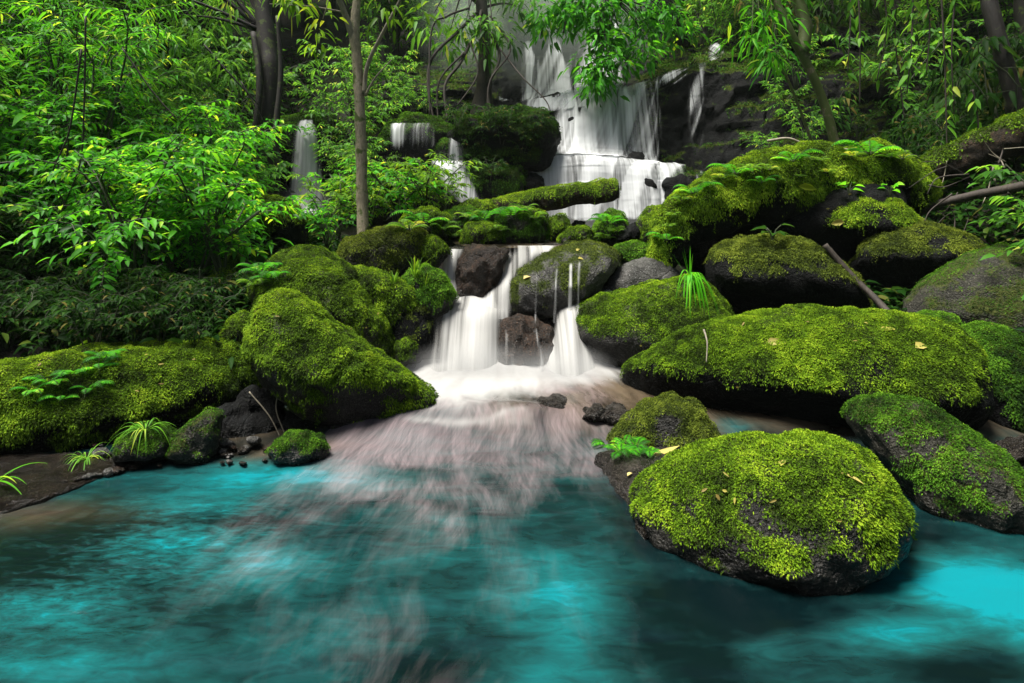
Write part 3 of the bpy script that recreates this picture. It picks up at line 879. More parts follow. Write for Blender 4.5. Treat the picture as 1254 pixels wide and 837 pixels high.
def cliff_rough(p):
    """outward push (towards the stream) of the blocky rock"""
    w = p * np.array([1.1, 1.1, 2.6])
    blocks = vnoise(np.floor(w * 1.3 + .25 * fbm(p, 2, 5)[:, None]), 77)
    return .16 * fbm(p * 1.3, 4, 41) + .07 * blocks + .03 * np.abs(fbm(p * 6, 3, 43))


nu, nv = 360, 300
U_, V_ = np.meshgrid(np.linspace(440, 1090, nu), np.linspace(0, 6, nv))
cp = cliff_pt(U_, V_).reshape(-1, 3)
out_dir = nrm(np.array([0, -1., .45]))
cpr = cp + out_dir * cliff_rough(cp)[:, None]
cl = thing('cliff', 'high stepped black rock cliff under and beside the upper waterfall', 'cliff', (1.0, 9.0, .9))
CFq = gridf(nv, nu)
CFt = np.concatenate([CFq[:, [0, 1, 2]], CFq[:, [0, 2, 3]]])
cn, _ = vnormals(cpr, CFt)
if cn[:, 1].mean() > 0: CFt = CFt[:, ::-1]; cn = -cn
cm = sstep(.35, .8, cn[:, 2] + .4 * fbm(cpr * 1.2, 3, 47)) * np.where(np.abs(cpr[:, 0] - 1.1) < 1.3, .25, 1.)
mesh_obj('stone', cpr, CFt, M['stone_black'], cl, True, {'moss': cm})
r = moss_leaves(cpr, CFt, cm * (cm > .3), 3.0, .5, 48, 9.5, .5, .8, -.15)
mesh_obj('moss', r[0], r[1], M['moss_green'], cl, False, {'tone': r[2]})
SURF.append((cpr[::1], CFt))

# bedrock of the lower cascade
BR = [(470, 298, 5.9), (0, 307, 5.25), (0, 350, 5.0), (0, 372, 4.72), (0, 387, 4.62), (0, 470, 4.36), (0, 510, 4.3)]
bx = np.linspace(505, 745, 120)
bt = np.linspace(0, len(BR) - 1.001, 130)
UB, TB = np.meshgrid(bx, bt)
j = TB.astype(int)
g = TB - j
bpy_ = np.array([b[1] for b in BR])
bD = np.array([b[2] for b in BR])
PY = bpy_[j] * (1 - g) + bpy_[j + 1] * g
DD = bD[j] * (1 - g) + bD[j + 1] * g + .12
bp = np.stack([(UB - CX) / F * DD, DD, H - (PY - HY) / F * DD], -1).reshape(-1, 3)
bp = bp + out_dir * (.07 * fbm(bp * 2.6, 4, 61) + .02 * fbm(bp * 12, 3, 62))[:, None]
bq = gridf(130, 120)
tag(mesh_obj('rock_ledge', bp, bq[:, ::-1], M['stone_wet'], attrs={'moss': np.zeros(len(bp))}, origin=np.array([0, 4.6, 0.])), 'wet stepped bedrock under the white lower fall', 'rock')

for ol, D, lab in (
        ([(690, 150), (700, 142), (716, 146), (722, 165), (716, 188), (700, 192), (690, 175)], 9.72, 'dark wet rock parting the strong middle tier of the upper waterfall'),
        ([(766, 196), (774, 186), (786, 188), (790, 200), (782, 206), (770, 206)], 9.1, 'small round black rock on the ledge above the white apron'),
        ([(772, 218), (790, 212), (804, 222), (806, 250), (790, 262), (774, 250)], 8.66, 'dark rock step breaking the end of the white apron'),
        ([(812, 222), (832, 215), (852, 222), (858, 248), (836, 260), (814, 250)], 8.5, 'black rock step beyond the end of the white apron'),
        ([(652, 132), (662, 118), (684, 114), (698, 124), (694, 140), (668, 144)], 10.2, 'brown wet rock below the wide thin top tier'),
        ([(640, 222), (650, 212), (664, 216), (668, 232), (654, 242), (642, 236)], 8.42, 'small dark rock showing through the white apron')):
    rock('rock', lab, ol, D, .2, 'stone_black', None, seed=int(D * 37) + ol[0][0], amp=.13, sub=4, cat='rock', part=False, fine=.02)

# ================================================================== FALLING WATER
def fall_sheet(name, label, mat, V, across, down, den, shape, group=None):
    nr, nc = shape
    o = mesh_obj(name, V, gridf(nr, nc), M[mat], attrs={'across': across, 'down': down, 'veil': den}, origin=V[-1])
    return tag(o, label, 'waterfall', group)


def strands(dn, q, t, seed, floor=.42):
    """break an even sheet into threads that start at uneven heights and wander apart"""
    n = fbm(np.stack([q, .35 * t, 0 * q + seed], -1), 3, 15 + seed)
    n2 = fbm(np.stack([q * 3.1, .6 * t, 0 * q + seed], -1), 2, 19 + seed)
    k = sstep(-.45, .5, n + .35 * n2)
    return np.clip(dn * (floor + (1.27 - floor) * k) + .12 * n2 * (dn > .02), 0, 1.15)


def cliff_fall(label, p0, p1, v0, v1, den, off=.10, mat='fall_far', seed=0, skew=0., bulge=.10, wob=.06):
    nc, nr = 90, 120
    u = np.linspace(0, 1, nc)
    t = np.linspace(0, 1, nr)
    Ug, Tg = np.meshgrid(u, t)
    px0 = np.interp(Tg, np.linspace(0, 1, len(p0)), p0)
    px1 = np.interp(Tg, np.linspace(0, 1, len(p1)), p1)
    px = px0 + (px1 - px0) * Ug
    vv = v0 + (v1 - v0) * Tg
    b = np.mean([cliff_pt(px, np.clip(vv + q, 0, 5.99)) for q in (-.24, -.12, 0, .12, .24)], 0).reshape(-1, 3)
    rgh = cliff_rough(b)
    ragged = .22 * fbm(np.stack([px.ravel() * .08, 0 * px.ravel(), 0 * px.ravel() + seed], -1), 3, 5 + seed)
    dn = den(Ug, Tg).ravel() * sstep(0, .14, 1 - Tg.ravel() + ragged) * sstep(-.02, .05, Tg.ravel())
    dn = strands(dn, (px.ravel() - 40 * (Tg.ravel() - .5)) * .075, Tg.ravel(), seed, .52)
    V = b + out_dir * (.22 + off + .12 * rgh)[:, None]
    V[:, 1] += -bulge * np.sin(np.pi * Ug.ravel()) - wob * fbm(np.stack([V[:, 0] * 4, 0 * V[:, 0], V[:, 2] * .5], -1), 2, seed)
    ac = V[:, 0]
    dw = -V[:, 2] + .5 * V[:, 1]
    return fall_sheet('waterfall', label, mat, V, ac + seed, dw, dn, (nr, nc))


edge = lambda U, w=.12: sstep(0, 1.9 * w, U) * sstep(0, 1.9 * w, 1 - U)
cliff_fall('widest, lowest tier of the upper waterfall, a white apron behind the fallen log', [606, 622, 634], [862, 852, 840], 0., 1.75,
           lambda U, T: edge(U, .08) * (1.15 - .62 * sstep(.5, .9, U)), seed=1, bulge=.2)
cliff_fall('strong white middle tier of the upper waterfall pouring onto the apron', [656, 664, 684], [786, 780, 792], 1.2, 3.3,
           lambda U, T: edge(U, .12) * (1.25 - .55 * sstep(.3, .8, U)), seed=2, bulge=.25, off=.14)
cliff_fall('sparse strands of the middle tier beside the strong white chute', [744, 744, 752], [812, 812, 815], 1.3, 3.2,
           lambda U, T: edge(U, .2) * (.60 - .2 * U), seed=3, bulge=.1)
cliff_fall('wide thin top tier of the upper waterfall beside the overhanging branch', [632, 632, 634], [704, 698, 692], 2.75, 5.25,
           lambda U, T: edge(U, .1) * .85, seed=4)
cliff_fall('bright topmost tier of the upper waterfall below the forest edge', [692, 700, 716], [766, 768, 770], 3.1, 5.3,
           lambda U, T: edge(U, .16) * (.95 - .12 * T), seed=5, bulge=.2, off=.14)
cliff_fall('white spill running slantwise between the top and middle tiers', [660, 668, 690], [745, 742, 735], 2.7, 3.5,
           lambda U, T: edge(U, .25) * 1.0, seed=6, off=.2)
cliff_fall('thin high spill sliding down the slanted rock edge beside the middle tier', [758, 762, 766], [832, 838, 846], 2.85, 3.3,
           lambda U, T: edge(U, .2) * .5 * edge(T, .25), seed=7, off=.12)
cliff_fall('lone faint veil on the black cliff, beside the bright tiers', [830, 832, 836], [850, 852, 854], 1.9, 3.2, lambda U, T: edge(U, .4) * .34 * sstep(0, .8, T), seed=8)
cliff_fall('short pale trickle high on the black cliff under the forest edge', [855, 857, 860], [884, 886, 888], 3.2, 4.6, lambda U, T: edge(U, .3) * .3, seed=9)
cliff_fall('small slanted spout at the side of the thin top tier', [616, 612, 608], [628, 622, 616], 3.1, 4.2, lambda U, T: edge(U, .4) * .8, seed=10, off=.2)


def free_fall(label, rows, den, mat='fall_far', bulge=.1, seed=0, wob=.04, nc=70, nr=110, name='waterfall', sk=5.):
    rows = np.asarray(rows, float)  # py, px left, px right, D
    t = np.linspace(0, len(rows) - 1, nr)
    k = [smooth_path(rows, nr)[:, i] for i in range(4)]
    u = np.linspace(0, 1, nc)
    px = k[1][:, None] + (k[2] - k[1])[:, None] * u[None]
    D = np.repeat(k[3][:, None], nc, 1) - bulge * np.sin(np.pi * u)[None]
    py = np.repeat(k[0][:, None], nc, 1)
    V = np.stack([(px - CX) / F * D, D, H - (py - HY) / F * D], -1).reshape(-1, 3)
    V[:, 1] -= wob * fbm(np.stack([V[:, 0] * 7, 0 * V[:, 0], V[:, 2] * .8], -1), 2, seed)
    Ug, Tg = np.meshgrid(u, np.linspace(0, 1, nr))
    return fall_sheet(name, label, mat, V, V[:, 0] + seed, -V[:, 2] + .4 * V[:, 1], strands(den(Ug, Tg).ravel(), V[:, 0] * sk, Tg.ravel(), seed, .8) if sk else den(Ug, Tg).ravel(), (nr, nc))


# distant small falls on the left
free_fall('tall narrow fall spreading like a veil among the trees on the left', [(146, 366, 385, 9.0), (153, 362, 388, 8.9), (166, 358, 391, 8.8), (195, 354, 394, 8.75), (225, 350, 396, 8.7), (254, 348, 397, 8.65)],
          lambda U, T: edge(U, .2) * (1.25 - .2 * T) * sstep(0, .1, T), bulge=.12, seed=21)
free_fall('white splash slope at the foot of the tall narrow fall', [(238, 352, 368, 8.6), (248, 350, 384, 8.4), (258, 358, 398, 8.2), (266, 366, 396, 8.0)], lambda U, T: edge(U, .3) * .85 * edge(T, .15), seed=22, bulge=.15)
free_fall('small double veil fall on the dark rock behind the bright bush', [(150, 476, 530, 8.5), (158, 474, 534, 8.35), (186, 475, 536, 8.3)], lambda U, T: edge(U, .12) * (.95 - .75 * sstep(.15, .45, U)) * sstep(0, .12, T) * sstep(0, .3, 1 - T), seed=23, bulge=.02)
free_fall('short twin-stream fall between two dark rocks', [(168, 543, 568, 8.45), (178, 541, 571, 8.3), (198, 540, 571, 8.25)], lambda U, T: edge(U, .3) * (.25 + .6 * np.abs(np.cos(2.2 * np.pi * U))) * sstep(0, .1, T), seed=24, bulge=.05)
free_fall('spreading lower veil beneath the twin-stream fall', [(197, 524, 572, 8.25), (206, 528, 578, 8.1), (228, 540, 586, 8.0), (248, 556, 594, 7.9)], lambda U, T: edge(U, .15) * (.7 - .2 * T), seed=25, bulge=.2)
# lower cascade
free_fall('short upper stream of the lower fall beside the grass-topped boulder', [(305, 540, 572, 5.25), (313, 536, 570, 5.1), (340, 535, 563, 4.95), (372, 540, 575, 4.75)], lambda U, T: edge(U, .15) * (.9 - .1 * U), 'fall_near', seed=31)
free_fall('main upper stream of the lower fall, sliding over the brink', [(301, 620, 690, 5.4), (306, 622, 682, 5.15), (320, 616, 662, 4.98), (345, 606, 640, 4.86), (372, 580, 632, 4.7), (392, 560, 626, 4.56)],
          lambda U, T: edge(U, .14) * (.8 + .25 * T), 'fall_near', seed=32, bulge=.12)
free_fall('broad white curtain of the lower fall', [(362, 548, 606, 4.86), (376, 534, 622, 4.68), (386, 526, 624, 4.52), (410, 524, 622, 4.40), (440, 522, 620, 4.28), (474, 514, 622, 4.16)],
          lambda U, T: edge(U, .10) * (.92 + .25 * sstep(.3, .6, U) - .10 * T + .25 * sstep(.75, 1, T)), 'fall_near', seed=33, bulge=.16)
free_fall('white curtain of the lower fall pouring out between the brown and the square-shouldered rocks', [(358, 686, 730, 4.95), (380, 680, 728, 4.64), (398, 674, 724, 4.5), (420, 667, 726, 4.36), (445, 660, 734, 4.24), (474, 650, 746, 4.10)],
          lambda U, T: edge(U, .12) * (.75 + .4 * T), 'fall_near', seed=34, bulge=.15)
free_fall('narrow trickle down the face of the red-brown rock', [(402, 650, 660, 4.32), (418, 654, 664, 4.2), (440, 658, 668, 4.14), (470, 656, 670, 4.08)], lambda U, T: edge(U, .4) * .85, 'trickle', bulge=.03, seed=46, sk=0, nc=20, nr=60)
free_fall('film of water slipping down the side of the red-brown rock', [(404, 612, 634, 4.32), (425, 610, 634, 4.2), (468, 606, 640, 4.08)], lambda U, T: edge(U, .4) * .42, 'fall_near', bulge=.04, seed=47, nc=24, nr=60)
free_fall('white slide over the bare slab beside the trickling boulder', [(348, 748, 762, 4.95), (362, 728, 752, 4.72), (378, 704, 736, 4.62), (392, 690, 722, 4.55)], lambda U, T: edge(U, .3) * (.4 + .35 * T), 'fall_near', bulge=.06, seed=48, nc=24, nr=60)

# ================================================================== POOL
px_f = np.concatenate([np.linspace(-7, -3.2, 14)[:-1], np.linspace(-3.2, 3.4, 331), np.linspace(3.4, 7, 13)[1:]])
py_f = np.concatenate([np.linspace(-7, 1.1, 22)[:-1], np.linspace(1.1, 4.5, 228)])
PXg, PYg = np.meshgrid(px_f, py_f)
X, Y = PXg.ravel(), PYg.ravel()
PPX, PPY = CX + F * X / np.maximum(Y, .6), HY + F * H / np.maximum(Y, .6)


def spot(px, py, rx, ry, rot=0.):
    """soft patch on the water plane centred where the photograph shows it, sizes in metres"""
    c = P(px, py, F * H / (py - HY))
    dx, dy = X - c[0], Y - c[1]
    a = math.cos(rot) * dx + math.sin(rot) * dy
    b = -math.sin(rot) * dx + math.cos(rot) * dy
    return np.exp(-(a / rx) ** 2 - (b / ry) ** 2)


inlet = np.array([-.12, 7.5])
ang = 5 * np.arctan2(X - inlet[0], np.maximum(inlet[1] - Y, .3))
rad_ = np.hypot(X - inlet[0], Y - inlet[1])
jig = fbm(np.stack([X * 1.6, Y * 1.6, 0 * X], -1), 3, 301)
jig2 = fbm(np.stack([X * 4, Y * 4, 0 * X], -1), 3, 303)
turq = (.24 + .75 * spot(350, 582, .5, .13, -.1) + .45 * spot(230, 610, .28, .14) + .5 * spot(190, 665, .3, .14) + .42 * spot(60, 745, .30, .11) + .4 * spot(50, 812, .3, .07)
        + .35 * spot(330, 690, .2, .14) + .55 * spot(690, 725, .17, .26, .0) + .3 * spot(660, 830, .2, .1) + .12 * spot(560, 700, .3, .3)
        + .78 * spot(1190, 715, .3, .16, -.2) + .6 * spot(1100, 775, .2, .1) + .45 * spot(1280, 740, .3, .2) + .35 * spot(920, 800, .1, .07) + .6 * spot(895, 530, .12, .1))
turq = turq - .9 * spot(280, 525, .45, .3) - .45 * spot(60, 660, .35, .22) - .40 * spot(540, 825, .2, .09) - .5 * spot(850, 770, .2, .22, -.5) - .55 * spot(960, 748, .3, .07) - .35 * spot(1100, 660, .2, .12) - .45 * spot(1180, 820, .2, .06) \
    - .2 * spot(280, 740, .35, .08) - .25 * spot(230, 640, .3, .05) - .35 * spot(780, 640, .1, .3)  # first, strongest dark patch paints the bank hollow's shade into the water colour
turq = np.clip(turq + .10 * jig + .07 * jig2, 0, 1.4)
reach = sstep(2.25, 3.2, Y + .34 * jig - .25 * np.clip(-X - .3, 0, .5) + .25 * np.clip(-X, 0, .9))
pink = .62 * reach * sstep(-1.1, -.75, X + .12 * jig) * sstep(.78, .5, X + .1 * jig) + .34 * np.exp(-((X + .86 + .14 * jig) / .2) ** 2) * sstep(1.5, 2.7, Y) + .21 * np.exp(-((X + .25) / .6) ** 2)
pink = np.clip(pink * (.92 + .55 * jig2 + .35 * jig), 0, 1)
lip = sstep(3.0, 3.42, Y + .06 * jig + .05 * np.abs(X + .1)) * sstep(-1.15, -.85, X)
foam = lip * np.clip(.95 * sstep(3.35, 3.95, Y + .15 * jig - .55 * np.clip(X - .1, 0, 1)) + .55 * np.exp(-((X + .32) / .28) ** 2) * sstep(3.1, 3.5, Y), 0, 1)
foam = np.clip(foam + .5 * np.exp(-((Y - 3.22 - .08 * jig) / .05) ** 2) * np.exp(-((X + .3) / .4) ** 2), 0, 1)
brown = .9 * spot(285, 522, .4, .22) + lip * sstep(-.45, .25, X + .1 * jig) + .6 * spot(300, 555, .3, .1) + .8 * spot(390, 548, .2, .08) + .5 * spot(40, 630, .4, .1) + spot(1235, 575, .25, .12) * .9  # first patch paints the hollow's shade; the others are brown water
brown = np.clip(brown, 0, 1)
Z = .085 * lip + .03 * np.exp(-((X - .12) / .16) ** 2 - ((Y - 3.27) / .07) ** 2) + .035 * np.exp(-((X + .02) / .25) ** 2 - ((Y - 3.4) / .1) ** 2) + .02 * lip * jig
Z += .006 * fbm(np.stack([X * 3, Y * 9, 0 * X], -1), 3, 305) * sstep(3.3, 3.0, Y)
Z += .05 * sstep(4.0, 4.3, Y) * np.exp(-((X - .05) / .7) ** 2)
m, nt, out = new_mat('pool_water')
fa, fr = attr(nt, 'flow_angle'), attr(nt, 'flow_radius')
pp = pos(nt)
wv = noise(nt, pp, 1.3, 2, .5)
fa = math_(nt, 'ADD', fa, math_(nt, 'MULTIPLY', math_(nt, 'SUBTRACT', wv, .5), .32))
s1 = noise(nt, combine(nt, math_(nt, 'MULTIPLY', fa, 5.), math_(nt, 'MULTIPLY', fr, 1.5), .3), 1., 4, .6, .4)


def hair(tilt, k, r_, z_):
    a_ = math_(nt, 'ADD', fa, math_(nt, 'MULTIPLY', fr, tilt))
    return noise(nt, combine(nt, math_(nt, 'MULTIPLY', a_, k), math_(nt, 'MULTIPLY', fr, r_), z_), 1., 4, .7, 0.)


s2 = math_(nt, 'MULTIPLY', math_(nt, 'ADD', hair(.22, 34., 1.7, 4.), hair(-.20, 40., 2.0, 11.)), .5)
s2 = math_(nt, 'ADD', math_(nt, 'MULTIPLY', math_(nt, 'SUBTRACT', s2, .5), 1.5), .5)
mp = N(nt, 'ShaderNodeMapping')
mp.inputs['Scale'].default_value = (1.0, 2.6, 1)
mp.inputs['Rotation'].default_value = (0, 0, .35)
nt.links.new(pp, mp.inputs[0])
cl1 = noise(nt, mp.outputs[0], 2.6, 5, .6, .6)
rip = noise(nt, mp.outputs[0], 15., 4, .65, .5)
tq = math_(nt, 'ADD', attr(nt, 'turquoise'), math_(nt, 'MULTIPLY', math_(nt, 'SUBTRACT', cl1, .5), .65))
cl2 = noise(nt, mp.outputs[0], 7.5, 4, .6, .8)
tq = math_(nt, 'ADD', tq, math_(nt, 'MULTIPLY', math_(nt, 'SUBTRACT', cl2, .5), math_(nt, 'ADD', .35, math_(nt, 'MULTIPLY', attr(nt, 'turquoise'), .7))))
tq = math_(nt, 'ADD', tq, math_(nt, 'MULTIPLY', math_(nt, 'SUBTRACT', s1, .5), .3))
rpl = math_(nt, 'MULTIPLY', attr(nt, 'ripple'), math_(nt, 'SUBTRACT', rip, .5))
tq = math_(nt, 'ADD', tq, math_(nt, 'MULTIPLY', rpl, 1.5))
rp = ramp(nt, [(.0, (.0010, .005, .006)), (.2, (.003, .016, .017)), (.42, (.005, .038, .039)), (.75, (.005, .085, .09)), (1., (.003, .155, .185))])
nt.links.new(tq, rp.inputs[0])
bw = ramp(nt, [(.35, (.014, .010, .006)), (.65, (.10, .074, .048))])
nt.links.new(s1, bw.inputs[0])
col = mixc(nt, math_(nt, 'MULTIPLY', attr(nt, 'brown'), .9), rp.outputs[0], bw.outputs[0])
pk = math_(nt, 'ADD', math_(nt, 'MULTIPLY', s1, .80), math_(nt, 'MULTIPLY', s2, .20))
pk = math_(nt, 'ADD', math_(nt, 'MULTIPLY', math_(nt, 'SUBTRACT', pk, .5), 2.2), attr(nt, 'pink'))
pk = math_(nt, 'MULTIPLY', maprange(nt, pk, .1, 1.25), math_(nt, 'MINIMUM', math_(nt, 'MULTIPLY', attr(nt, 'pink'), 2.), 1.))
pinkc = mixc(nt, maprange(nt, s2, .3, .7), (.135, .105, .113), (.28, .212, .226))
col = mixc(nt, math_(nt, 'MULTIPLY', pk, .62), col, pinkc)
fs = noise(nt, combine(nt, math_(nt, 'MULTIPLY', fa, 6.), math_(nt, 'MULTIPLY', fr, 2.4), 9.), 1., 3, .55, .8)
ff_ = math_(nt, 'ADD', attr(nt, 'foam'), math_(nt, 'MULTIPLY', math_(nt, 'SUBTRACT', fs, .5), 1.1))
ff_ = math_(nt, 'MULTIPLY', maprange(nt, ff_, .05, 1.15, 0, 1, True), maprange(nt, attr(nt, 'foam'), 0., .15))
col = mixc(nt, ff_, col, (.31, .31, .305))
pr = N(nt, 'ShaderNodeBsdfPrincipled')
nt.links.new(col, pr.inputs['Base Color'])
pr.inputs['IOR'].default_value = 1.33
pr.inputs['Specular IOR Level'].default_value = .35
nt.links.new(math_(nt, 'MAXIMUM', .22, math_(nt, 'MULTIPLY', math_(nt, 'MAXIMUM', ff_, pk), .8)), pr.inputs['Roughness'])
hh = math_(nt, 'ADD', math_(nt, 'MULTIPLY', rip, math_(nt, 'ADD', attr(nt, 'ripple'), .06)), math_(nt, 'MULTIPLY', s1, .04))
nt.links.new(bump(nt, hh, .3, .02), pr.inputs['Normal'])
nt.links.new(pr.outputs[0], out.inputs[0])
ripple = np.clip(spot(90, 700, .55, .4) * 1.1 + .6 * spot(250, 640, .5, .2), 0, 1)
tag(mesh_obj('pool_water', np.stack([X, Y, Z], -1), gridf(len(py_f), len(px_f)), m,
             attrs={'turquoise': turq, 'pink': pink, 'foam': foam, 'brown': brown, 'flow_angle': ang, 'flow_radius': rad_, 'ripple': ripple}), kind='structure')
# stream between the two cascades
sx, sy = np.meshgrid(np.linspace(-1, 1, 60), np.linspace(5.22, 9.0, 50))
sx = .12 + sx * (.45 + .42 * np.clip(sy - 5.2, 0, 9))
sv = np.stack([sx, sy, .89 + .02 * (sy - 5.2) + .01 * fbm(np.stack([sx, sy, 0 * sx], -1).reshape(-1, 3) * 3, 2, 9).reshape(sx.shape)], -1).reshape(-1, 3)
on = np.ones(len(sv))
tag(mesh_obj('stream_water', sv, gridf(50, 60), m, attrs={'turquoise': on * .1, 'pink': on * 0, 'foam': sstep(6.5, 8.4, sv[:, 1]) * .8, 'brown': on * .9,
                                                           'flow_angle': sv[:, 0] * .4, 'flow_radius': sv[:, 1], 'ripple': on * .3}), kind='structure')
#PART3
# ================================================================== PLANTS
_bv = []
for V, Fc in SURF: _bv.append((V, Fc))
_bv.append((GV, np.concatenate([GF[:, [0, 1, 2]], GF[:, [0, 2, 3]]])))
_V = np.concatenate([v for v, f in _bv])
_off = np.cumsum([0] + [len(v) for v, f in _bv])
_F = np.concatenate([f + o for (v, f), o in zip(_bv, _off)])
_keep = (_V[_F[:, 0], 1] > 0) & (_V[_F[:, 0], 1] < 16)
BVH = BVHTree.FromPolygons(_V.tolist(), _F[_keep].tolist(), all_triangles=True)


def hit(px, py):
    d = Vector(((px - CX) / F, 1, -(py - HY) / F)).normalized()
    loc, no, ix, di = BVH.ray_cast(Vector(CAM), d)
    return np.array(loc), np.array(no)


def drop(x, y, ztop=9.):
    loc, no, ix, di = BVH.ray_cast(Vector((x, y, ztop)), Vector((0, 0, -1)))
    return (np.array(loc), np.array(no)) if loc else (np.array([x, y, float(ground_z(x, y))]), np.array([0, 0, 1.]))


class Kind:
    """one plant built with its parts; later ones are copies of it"""
    every = []

    def __init__(self, root):
        self.root, self.used = root, False
        Kind.every.append(self)

    def put(self, loc, rz=0., sc=1., label=None, group=None, tilt=(0, 0)):
        if not self.used:
            self.used = True
            r = self.root
            r.location = Vector(loc); r.rotation_euler = (tilt[0], tilt[1], rz); r.scale = (sc,) * 3
            if label: r['label'] = label
            if group: r['group'] = group
            return r
        return dup(self.root, loc, rz, sc, tilt, label, group)


def rv(n): return nrm(R.normal(size=(n, 3)))


def shrub(name, cat, height, spread, nst, ntw, nlf, L, Wr, mat, droop=.3, tw=.35, low=.3, layer=.15, tone=(.5, .2), bark='stem_green'):
    t = thing(name, None, cat)
    st, B, Dv, Up, Ls, T = [], [], [], [], [], []
    for i in range(nst):
        az = 6.283 * (i + R.random() * .8) / nst
        o = np.array([math.cos(az), math.sin(az), 0])
        sp, hh = spread * (.35 + .75 * R.random()), height * (.6 + .4 * R.random())
        pts = np.array([[0, 0, -.08], o * sp * .2 + [0, 0, hh * .45], o * sp * .6 + [0, 0, hh * .85], o * sp + [0, 0, hh]])
        pts[1:, :2] += R.normal(size=(3, 2)) * .05 * height
        st.append(tube(pts, .008 + .004 * height, .003, 5, 10))
        C = smooth_path(pts, 24)
        for k in range(ntw):
            s = low + (1 - low) * (k + R.random()) / ntw
            b = C[int(s * 23)]
            a2 = az + R.normal() * 1.3
            d = nrm(np.array([math.cos(a2), math.sin(a2), layer + .25 * R.normal()]))
            ln = tw * height * (.5 + .6 * R.random()) * (1.15 - .5 * s)
            e = b + d * ln - np.array([0, 0, .25 * ln])
            st.append(tube([b, (b + e) / 2 + [0, 0, .1 * ln], e], .004, .0015, 4, 5))
            Q = smooth_path([b, (b + e) / 2 + [0, 0, .1 * ln], e], nlf + 1)
            tn = tone[0] + tone[1] * R.normal() * .6
            for q in range(1, nlf + 1):
                sg = 1 if q % 2 else -1
                hd = np.array([d[0], d[1], 0])
                sd = np.array([-d[1], d[0], 0]) * sg
                dd = nrm(hd * (.55 if q < nlf else 2) + sd * .8 + R.normal(size=3) * .25 + [0, 0, -.05])
                B.append(Q[q]); Dv.append(dd)
                Up.append(nrm(np.array([0, 0, 1.]) + R.normal(size=3) * .35))
                Ls.append(L * (.6 + .6 * R.random()))
                T.append(np.clip(tn + tone[1] * R.normal() * .7, 0, 1) if R.random() > .015 else 1.)
    V, Fs, _ = merge(st)
    mesh_obj('stem', V, Fs, M[bark], t)
    Ls = np.array(Ls)
    V, Fc, tn = leaves(np.array(B), np.array(Dv), np.array(Up), Ls, Ls * Wr, droop, .18, np.array(T))
    mesh_obj('foliage', V, Fc, M[mat], t, True, {'tone': tn})
    return Kind(t)


def blade_clump(name, cat, n, L, W, mat, up=1.1, droop=.9, spread=1., tone=(.5, .2), part='foliage'):
    t = thing(name, None, cat)
    az = R.random(n) * 6.283
    d = np.stack([np.cos(az) * spread, np.sin(az) * spread, up * (.5 + R.random(n))], 1)
    b = np.stack([np.cos(az), np.sin(az), 0 * az], 1) * (R.random(n)[:, None] * .12 * L)
    LL = L * (.5 + .6 * R.random(n))
    V, Fc, tn = ribbons(b, d, LL, W * (.7 + .5 * R.random(n)), droop * (.5 + .8 * R.random(n)), 8, np.clip(tone[0] + tone[1] * R.normal(size=n), 0, 1))
    mesh_obj(part, V, Fc, M[mat], t, True, {'tone': tn})
    return Kind(t)


def fern(name, nf, L, mat, npin=15, droop=.55, up=.9, tone=(.55, .2)):
    t = thing(name, None, 'fern')
    B, Dv, Up, Ls, T, st = [], [], [], [], [], []
    z = np.array([0, 0, 1.])
    for i in range(nf):
        az = 6.283 * (i + .7 * R.random()) / nf
        o = np.array([math.cos(az), math.sin(az), 0])
        l = L * (.6 + .5 * R.random())
        u = up * (.6 + .7 * R.random())
        pts = [np.zeros(3), o * l * .35 + z * l * .35 * u, o * l * .72 + z * l * (.45 * u - .05), o * l + z * l * (.42 * u - droop * .5)]
        C = smooth_path(pts, npin + 4)
        st.append(tube(C, .0035, .001, 4, npin + 4))
        tg = nrm(np.gradient(C, axis=0))
        sd = nrm(np.cross(tg, z))
        tn = tone[0] + tone[1] * R.normal()
        for k in range(2, npin + 3):
            s = (k - 2) / npin
            pl = l * .26 * (math.sin(math.pi * min(1, .22 + s * .85)) ** .8)
            for sg in (1, -1):
                B.append(C[k]); Dv.append(sd[k] * sg + tg[k] * .45 - z * .15); Up.append(np.cross(sd[k], tg[k]) + R.normal(size=3) * .1)
                Ls.append(pl); T.append(np.clip(tn + .08 * R.normal(), 0, 1))
    V, Fs, _ = merge(st)
    Ls = np.array(Ls)
    lv = leaves(np.array(B), np.array(Dv), np.array(Up), Ls, np.maximum(Ls * .3, L * .022), .2, .15, np.array(T), True)
    mesh_obj('stem', V, Fs, M['stem_green'], t)
    mesh_obj('frond', lv[0], lv[1], M[mat], t, True, {'tone': lv[2]})
    return Kind(t)


def broadleaf(name, n, L, Wr, stalk, mat, droop=.5, tone=(.6, .15)):
    t = thing(name, None, 'plant')
    st, B, Dv, Up = [], [], [], []
    for i in range(n):
        az = 6.283 * (i + .6 * R.random()) / n
        o = np.array([math.cos(az), math.sin(az), 0])
        h = stalk * (.5 + .7 * R.random())
        e = o * h * .5 + np.array([0, 0, h])
        st.append(tube([[0, 0, -.03], o * h * .15 + [0, 0, h * .6], e], .005, .003, 5, 6))
        B.append(e); Dv.append(o + np.array([0, 0, .35 * R.random()])); Up.append(np.array([0, 0, 1.]) + .3 * R.normal(size=3))
    V, Fs, _ = merge(st)
    LL = L * (.65 + .5 * R.random(n))
    lv = leaves(np.array(B), np.array(Dv), np.array(Up), LL, LL * Wr, droop, .25, np.clip(tone[0] + tone[1] * R.normal(size=n), 0, 1))
    mesh_obj('stem', V, Fs, M['stem_green'], t)
    mesh_obj('leaf', lv[0], lv[1], M[mat], t, True, {'tone': lv[2]})
    return Kind(t)


